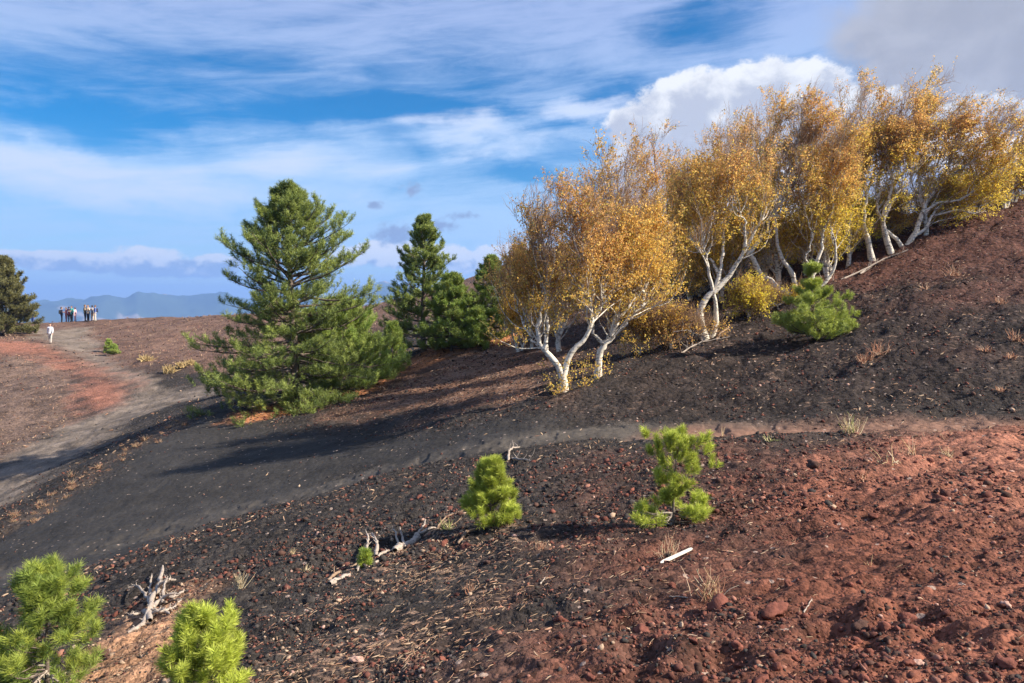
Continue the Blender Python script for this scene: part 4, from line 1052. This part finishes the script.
# ---------------------------------------------------------------- people
def plain(name, col, rough=.8):
    m, nb, out = material(name); g = nb.n('ShaderNodeTexCoord').outputs['Object']
    n = nb.noise(g, 14, 3); k = nb.m('MULTIPLY_ADD', n, .35, .82); vv = nb.n('ShaderNodeCombineXYZ', i_0=k, i_1=k, i_2=k)
    bs = nb.n('ShaderNodeBsdfPrincipled', i_Roughness=rough); nb.L.new(nb.mix(1.0, col, vv.outputs[0], 'MULTIPLY'), bs.inputs['Base Color'])
    nb.L.new(bs.outputs[0], out.inputs[0]); return m
PM = {}
def pm(n, c):
    if n not in PM: PM[n] = plain(n, c)
    return PM[n]
SKIN = ('skin', (.50, .30, .21)); 
def capsules(segs, voxel, name):
    """union of tapered capsules -> one continuous skin"""
    V, Fc = ico(2); vs, fs, o = [], [], 0
    for a, b, ra, rb in segs:
        a = np.array(a, float); b = np.array(b, float); n = max(2, int(np.linalg.norm(b - a) / (min(ra, rb) * .7)) + 1)
        for t in np.linspace(0, 1, n):
            vs.append(V * (ra + (rb - ra) * t) + a + (b - a) * t); fs.append(Fc + o); o += len(V)
    me = new_mesh(name, np.concatenate(vs), np.concatenate(fs))
    ob = bpy.data.objects.new(name, me); COL.objects.link(ob)
    md = ob.modifiers.new('r', 'REMESH'); md.mode = 'VOXEL'; md.voxel_size = voxel; md.use_smooth_shade = True
    ms = ob.modifiers.new('s', 'SMOOTH'); ms.factor = .5; ms.iterations = 2
    dg = bpy.context.evaluated_depsgraph_get(); out = bpy.data.meshes.new_from_object(ob.evaluated_get(dg))
    bpy.data.objects.remove(ob); bpy.data.meshes.remove(me); out.name = name; return out

def person(pos, h, face, label, seed, top, legs, hair, arm='down', stride=0.0, group=None, pack=None, shorts=False):
    rng = np.random.default_rng(seed); s = h / 1.72
    root = empty('person', pos, label, 'person', group, rz=face)
    J = {}
    hip = .09; sh = .18; st = stride
    an = [(-hip, .20 * st, .08), (hip, -.20 * st, .08)]; kn = [(-hip, .13 * st + .01, .48), (hip, -.05 * st + .01, .48)]
    body = []
    for sd_, a, k in ((-1, an[0], kn[0]), (1, an[1], kn[1])):
        hp = (sd_ * .085, 0, .90)
        body += [(hp, k, .082, .056), (k, a, .052, .036), (a, (a[0], a[1] + .13, .035), .036, .03), (a, (a[0], a[1] - .04, .035), .034, .032)]
    body += [((-.06, 0, .93), (.06, 0, .93), .11, .11), ((0, 0, .95), (0, 0, 1.15), .115, .115), ((0, 0, 1.15), (0, .01, 1.32), .125, .12), ((-.10, 0, 1.38), (.10, 0, 1.38), .075, .075),
             ((0, 0, 1.40), (0, .015, 1.54), .052, .05), ((0, .02, 1.60), (0, .015, 1.63), .082, .092), ((0, .045, 1.565), (0, .05, 1.57), .05, .05), ((0, .11, 1.60), (0, .105, 1.585), .012, .016)]
    for sd_ in (-1, 1): body += [((sd_ * .09, .01, 1.61), (sd_ * .092, .0, 1.595), .018, .014)]
    arms = []
    for sd_ in (-1, 1):
        S = np.array([sd_ * sh, 0, 1.38])
        mode = arm if isinstance(arm, str) else arm[0 if sd_ < 0 else 1]
        if mode == 'down': E = S + (sd_ * .07, -.02, -.28); Wr = E + np.array([0, .06, -.25])
        elif mode == 'bent': E = S + (sd_ * .07, -.02, -.27); Wr = E + np.array([-sd_ * .10, .22, .04])
        elif mode == 'swing': E = S + (sd_ * .06, -.12 * sd_, -.26); Wr = E + np.array([0, -.02 * sd_ + .10, -.22])
        else: E = S + (sd_ * .10, .12, -.20); Wr = E + np.array([-sd_ * .06, .10, .24])
        arms.append((S, E, Wr)); body += [(S, E, .05, .038), (E, Wr, .036, .026)]
        d = norm(Wr - E); q = norm(np.cross(d, [0, 1, .2])); palm = Wr + d * .075
        body += [(Wr, palm, .026, .032)]
        for fi, (off, ln) in enumerate(((-.027, .066), (-.009, .078), (.009, .074), (.027, .058))):
            a = palm + q * off; m_ = a + d * ln * .55; e = m_ + norm(d + np.cross(q, d) * .5) * ln * .5
            body += [(a - d * .02, m_, .0095, .009), (m_, e, .009, .008)]
        body += [(Wr + d * .025 + q * .02, Wr + d * .06 + q * .055, .012, .0095), (Wr + d * .06 + q * .055, Wr + d * .09 + q * .05, .0095, .009)]
    sc = lambda L: [(tuple(np.array(a) * s), tuple(np.array(b) * s), ra * s, rb * s) for a, b, ra, rb in L]
    link('body', capsules(sc(body), .0095, 'body'), pm(*SKIN), root)
    g = []
    for S, E, Wr in arms: g += [(S, E, .062, .05), (E, E + (Wr - E) * .9, .048, .037)]
    g += [((0, 0, .90), (0, 0, 1.15), .135, .135), ((-.05, 0, .90), (.05, 0, .90), .135, .135), ((0, 0, 1.15), (0, .01, 1.32), .142, .135), ((-.11, 0, 1.375), (.11, 0, 1.375), .086, .086)]
    link('jacket', capsules(sc(g), .016, 'jacket'), pm(*top), root)
    t = []
    for sd_, a, k in ((-1, an[0], kn[0]), (1, an[1], kn[1])):
        hp = (sd_ * .085, 0, .90); t += [(hp, k, .10, .072)]
        if not shorts: t += [(k, (a[0], a[1], .10), .070, .055)]
    t += [((-.06, 0, .92), (.06, 0, .92), .128, .128)]
    link('trousers', capsules(sc(t), .014, 'trousers'), pm(*legs), root)
    b = []
    for a in an: b += [((a[0], a[1] - .04, .045), (a[0], a[1] + .14, .04), .048, .04), ((a[0], a[1], .05), (a[0], a[1], .11), .05, .045)]
    link('shoes', capsules(sc(b), .012, 'shoes'), pm('dark_shoe', (.05, .045, .04)), root)
    link('hair', capsules(sc([((0, -.02, 1.645), (0, .0, 1.66), .092, .094), ((0, -.045, 1.58), (0, -.04, 1.64), .07, .08)]), .012, 'hair'), pm(*hair), root)
    for sd_ in (-1, 1):
        link('eye', capsules(sc([((sd_ * .032, .096, 1.622), (sd_ * .034, .096, 1.622), .011, .011)]), .004, 'eye'), pm('eye', (.06, .05, .05)), root)
    if pack: link('backpack', capsules(sc([((-.06, -.19, 1.05), (-.06, -.19, 1.33), .09, .08), ((.06, -.19, 1.05), (.06, -.19, 1.33), .09, .08)]), .016, 'backpack'), pm(*pack), root)
    return root
DK = ('dark_hair', (.03, .022, .018)); BR = ('brown_hair', (.12, .07, .04)); 
NAVY = ('navy', (.025, .035, .075)); BLK = ('black_cloth', (.025, .025, .03)); PINK = ('pink_cloth', (.62, .22, .22)); TEAL = ('teal_cloth', (.08, .42, .34)); LPNK = ('pale_pink', (.72, .45, .45))
OLV = ('olive_cloth', (.26, .24, .13)); TAN_ = ('tan_cloth', (.55, .42, .30)); WHT = ('white_cloth', (.66, .66, .70)); CRM = ('cream_cloth', (.45, .40, .34)); BLU = ('blue_cloth', (.07, .12, .32)); GRY = ('grey_cloth', (.22, .22, .24)); RED_ = ('red_cloth', (.30, .07, .08))
def ppl(px, py, h, face, *a, **k):
    t = trace(px, py); 
    if t is None:
        q = 322
        while trace(px, q) is None and q < 340: q += .25
        t = trace(px, q + .3)
    return person(at(t[0], t[1], .01), h, face, *a, **k)
G1 = 'left cluster of hikers on the ridge'; G2 = 'right cluster of hikers on the ridge'
ppl(50.5, 343, 1.68, math.pi + .3, 'person in a white top walking up the path away from us', 1, WHT, CRM, DK, 'swing', 1.0, pack=GRY)
ppl(61.8, 323, 1.78, -.9, 'person in dark navy jacket at the left end of the left hiker cluster', 2, NAVY, BLK, DK, 'bent', .2, G1, pack=BLK)
ppl(66.4, 323, 1.66, 2.4, 'person in a pink brown top second from the left in the left cluster', 3, PINK, RED_, BR, 'bent', .1, G1)
ppl(69.3, 323, 1.70, .4, 'person in dark red in the middle of the left hiker cluster', 4, RED_, BLK, DK, 'down', .1, G1)
ppl(72.0, 323, 1.76, 2.8, 'person in a teal top with black trousers in the left cluster', 5, TEAL, BLK, DK, 'bent', .2, G1)
ppl(75.4, 323, 1.55, 1.6, 'person in pale pink at the right end of the left hiker cluster', 6, LPNK, LPNK, BR, 'down', .1, G1)
ppl(85.3, 321.8, 1.80, -.6, 'person in an olive top at the left end of the right hiker cluster', 7, OLV, BLK, BR, 'bent', .2, G2)
ppl(88.4, 321.8, 1.82, 2.9, 'person in a tan jacket with raised hands in the right cluster', 8, TAN_, BLK, DK, 'up', .1, G2)
ppl(92.6, 321.5, 1.72, .8, 'person in grey with tan trousers in the right cluster', 9, GRY, TAN_, DK, 'bent', .1, G2)
ppl(95.6, 321.5, 1.78, 2.0, 'person in a blue jacket at the right end of the right hiker cluster', 10, BLU, CRM, BR, 'down', .2, G2, pack=NAVY)
ppl(33, 323.5, 1.80, 3.0, 'person in dark blue clothes half hidden behind the left pine', 11, NAVY, BLU, DK, 'down', .1)
# ---------------------------------------------------------------- camera, sun, sky, haze
cam = bpy.data.cameras.new('camera'); cam.lens = 28; cam.sensor_width = 36; cam.clip_start = .05; cam.clip_end = 40000
co = bpy.data.objects.new('camera', cam); COL.objects.link(co); co.location = (0, 0, 0)
co.rotation_euler = (math.pi / 2 - PITCH, 0, 0); SC.camera = co

SUN_EL = math.radians(35); SUN_AZ = math.radians(104)     # clockwise from +Y
sd = Vector((math.sin(SUN_AZ) * math.cos(SUN_EL), math.cos(SUN_AZ) * math.cos(SUN_EL), math.sin(SUN_EL)))
sl = bpy.data.lights.new('sun', 'SUN'); sl.energy = 5.0; sl.angle = math.radians(.53); sl.color = (1.0, .92, .80)
so = bpy.data.objects.new('sun', sl); COL.objects.link(so); so.rotation_euler = sd.to_track_quat('Z', 'Y').to_euler(); so.location = (60, -10, 60)

def uv_of(px, py):
    r = ray(px, py); r = r / np.linalg.norm(r)
    return math.atan2(r[0], r[1]) * F / 100, math.asin(r[2]) * F / 100

def build_world():
    w = bpy.data.worlds.new('World'); SC.world = w; w.use_nodes = True
    w.node_tree.nodes.clear(); nb = NB(w.node_tree)
    out = nb.n('ShaderNodeOutputWorld'); bg = nb.n('ShaderNodeBackground', i_Strength=.0545)
    nb.L.new(bg.outputs[0], out.inputs[0])
    sky = nb.n('ShaderNodeTexSky', sky_type='NISHITA', sun_disc=False, sun_elevation=SUN_EL, sun_rotation=SUN_AZ, altitude=1800.0, air_density=1.0, dust_density=.6, ozone_density=2.0)
    hs = nb.n('ShaderNodeHueSaturation', i_Saturation=1.6, i_Value=1.12); nb.L.new(sky.outputs[0], hs.inputs['Color'])
    tc = nb.n('ShaderNodeTexCoord').outputs['Generated']
    s = nb.n('ShaderNodeSeparateXYZ'); nb.L.new(tc, s.inputs[0])
    u = nb.m('MULTIPLY', nb.m('ARCTAN2', s.outputs[0], s.outputs[1]), F / 100)
    v = nb.m('MULTIPLY', nb.m('ARCSINE', s.outputs[2]), F / 100)
    def vec(a, b, c=0.0):
        return nb.n('ShaderNodeCombineXYZ', i_0=a, i_1=b, i_2=c).outputs[0]
    # --- high thin cirrus, drawn out along the wind
    n0 = nb.noise(vec(nb.m('MULTIPLY', u, .16), nb.m('MULTIPLY', v, .9), 3.7), 1.0, 7, .6, .35)
    n1 = nb.noise(vec(nb.m('MULTIPLY_ADD', u, .42, nb.m('MULTIPLY', v, -.35)), nb.m('MULTIPLY_ADD', v, 1.9, nb.m('MULTIPLY', u, -.10)), 1.3), 1.0, 9, .64, .55)
    rmp = nb.n('ShaderNodeValToRGB'); cr = rmp.color_ramp; cr.interpolation = 'EASE'
    pts = [(0.0,.66),(.10,.66),(.20,.72),(.30,.66),(.37,.60),(.44,.54),(.50,.46),(.56,.56),(.64,.78),(.76,.78),(1.0,.70)]
    cr.elements[0].position = 0; cr.elements[0].color = (pts[0][1],) * 3 + (1,)
    cr.elements[1].position = 1; cr.elements[1].color = (pts[-1][1],) * 3 + (1,)
    for p, c in pts[1:-1]:
        e = cr.elements.new(p); e.color = (c, c, c, 1)
    nb.L.new(nb.m('DIVIDE', v, 3.8, clamp=True), rmp.inputs[0])
    wp = nb.n('ShaderNodeSeparateColor'); nb.L.new(nb.noise(vec(u, nb.m('MULTIPLY', v, 1.6), 5.5), 1.3, 5, .6, 0, True), wp.inputs[0])
    uw = nb.m('MULTIPLY_ADD', nb.m('SUBTRACT', wp.outputs[0], .5), 1.1, u); vw = nb.m('MULTIPLY_ADD', nb.m('SUBTRACT', wp.outputs[1], .5), .45, v)
    def blobs(lst, u=uw, v=vw):
        acc = None
        for px, py, rx, ry in lst:
            cu, cv = uv_of(px, py)
            du = nb.m('DIVIDE', nb.m('SUBTRACT', u, cu), rx / 100); dv = nb.m('DIVIDE', nb.m('SUBTRACT', v, cv), ry / 100)
            d = nb.m('SUBTRACT', 1.0, nb.m('SQRT', nb.m('ADD', nb.m('MULTIPLY', du, du), nb.m('MULTIPLY', dv, dv))))
            acc = d if acc is None else nb.m('SMOOTH_MAX', acc, d, .15)
        return acc
    wisps = blobs([(480,135,95,22),(300,160,120,30),(585,110,80,16),(60,165,150,18),(180,190,200,30)])
    clear = blobs([(380,112,150,16),(640,98,75,26),(525,170,60,14),(700,30,110,34),(620,190,60,30),(60,120,120,26)])
    dens = nb.m('ADD', nb.m('ADD', nb.m('MULTIPLY', n0, .75), nb.m('MULTIPLY', n1, .72)), nb.m('SUBTRACT', rmp.outputs[0], 1.19))
    dens = nb.m('ADD', dens, nb.m('MULTIPLY', nb.m('MAXIMUM', wisps, 0.0), .32))
    n3 = nb.noise(vec(nb.m('MULTIPLY_ADD', u, .9, nb.m('MULTIPLY', v, -.9)), nb.m('MULTIPLY_ADD', v, 5.5, nb.m('MULTIPLY', u, -.35)), 9.1), 1.0, 9, .68, .6)
    dens = nb.m('ADD', dens, nb.m('MULTIPLY', nb.m('SUBTRACT', n3, .5), .55))
    dens = nb.m('SUBTRACT', dens, nb.m('MULTIPLY', nb.m('MAXIMUM', clear, 0.0), .36))
    cir = nb.m('MULTIPLY', nb.ss(-.14, .36, dens), .86)
    warm = nb.ss(1.2, 2.9, v)
    ccol = nb.mix(warm, (4.4, 6.3, 8.9), (3.8, 4.8, 7.5))
    c = nb.mix(cir, hs.outputs[0], ccol)
    ws = nb.m('MULTIPLY', nb.ss(.52, .85, nb.m('ADD', n1, nb.m('MULTIPLY', nb.m('MAXIMUM', wisps, -.5), .35))), .8)
    c = nb.mix(ws, c, (6.5, 7.2, 8.8))
    # --- cumulus
    def cumulus(c, lst, amp, lo, hi, white, grey, z, scale=1.0, topbias=.5, v0=None, g=0.0):
        f = blobs(lst, u, v)
        nn = nb.noise(vec(nb.m('MULTIPLY', u, scale), nb.m('MULTIPLY', v, scale * 1.25), z), 1.6, 10, .62, .15)
        nn2 = nb.noise(vec(nb.m('MULTIPLY_ADD', u, scale, -.09 * scale), nb.m('MULTIPLY_ADD', v, scale * 1.25, .13 * scale), z), 1.6, 5, .56, .25)
        f2 = nb.m('ADD', f, nb.m('MULTIPLY', nb.m('SUBTRACT', nn, .5), amp))
        mk = nb.ss(lo, hi, f2)
        sh = nb.m('ADD', nb.m('MULTIPLY', nb.m('SUBTRACT', nn, nn2), 3.0), nb.m('SUBTRACT', .75, nb.m('MULTIPLY', f2, topbias * 2)))
        if v0 is not None: sh = nb.m('ADD', sh, nb.m('MULTIPLY', nb.m('SUBTRACT', v, uv_of(512, v0)[1]), g))
        k = nb.ss(0.0, 1.0, sh)
        return nb.mix(mk, c, nb.mix(k, grey, white))
    c = cumulus(c, [(955,20,115,85),(1030,60,110,75),(905,70,50,30),(1180,40,160,90)], 1.0, -.05, .35, (4.3,4.45,5.1), (3.5,3.65,4.3), 4.0, .7, .3)
    c = cumulus(c, [(695,108,60,40),(765,100,66,42),(815,112,52,42),(636,132,34,30),(665,170,80,45),(760,180,110,60),(860,170,120,60),(985,150,120,50),(880,120,60,30)], 1.05, .04, .20, (8.4,8.5,8.7), (4.9,5.2,6.1), 8.0, 1.5, .5, 125, .8)
    c = cumulus(c, [(150,264,36,15),(140,256,14,9),(185,268,48,9),(215,264,26,9),(80,262,55,9),(30,258,40,7),(400,255,70,14),(455,262,50,12),(520,255,45,12),(500,262,30,14)], 1.2, -.12, .16, (8.0,8.2,8.5), (3.0,3.9,5.7), 12.0, 3.4, .1, 266, 9.0)
    c = cumulus(c, [(412,190,16,10),(462,216,22,7),(392,235,34,16),(440,226,24,8),(374,205,10,7)], 2.2, .15, .9, (3.1,4.1,6.0), (2.5,3.3,5.1), 21.0, 5.5, .5)
    # --- pale air near the horizon
    hz = nb.m('MULTIPLY', nb.ss(.9, -.1, v), .3)
    c = nb.mix(hz, c, (2.7, 4.5, 7.6))
    nb.L.new(c, bg.inputs[0])
    w.cycles.sampling_method = 'MANUAL'; w.cycles.sample_map_resolution = 1024
build_world()

# even air over the whole place
def build_haze():
    hx, y0, y1, z0, z1 = 13200, -13200, 13200, -360, 300
    v = np.array([[a, b, c] for a in (-hx, hx) for b in (y0, y1) for c in (z0, z1)], float)
    f = np.array([[0,1,3,2],[4,6,7,5],[0,4,5,1],[2,3,7,6],[0,2,6,4],[1,5,7,3]])
    m, nb, out = material('thin_air')
    pv = nb.n('ShaderNodeVolumePrincipled'); pv.inputs['Color'].default_value = (.30, .52, 1.0, 1)
    pv.inputs['Density'].default_value = HAZE; pv.inputs['Anisotropy'].default_value = .1
    nb.L.new(pv.outputs[0], out.inputs['Volume'])
    o = link('haze', new_mesh('haze', v, f), m); tag(o, 'thin blue haze over the distant mountains', kind='stuff')
HAZE = 1.7e-4
build_haze()
SC.view_settings.view_transform = 'Standard'; SC.view_settings.look = 'None'; SC.view_settings.gamma = 1; SC.view_settings.exposure = 1.15
SC.view_settings.use_curve_mapping = False
SC.render.engine = 'CYCLES'; SC.cycles.max_bounces = 8; SC.cycles.diffuse_bounces = 6; SC.cycles.transmission_bounces = 4
SC.cycles.transparent_max_bounces = 6; SC.cycles.volume_bounces = 0; SC.cycles.use_denoising = True
SC.cycles.use_adaptive_sampling = True; SC.cycles.adaptive_threshold = .02
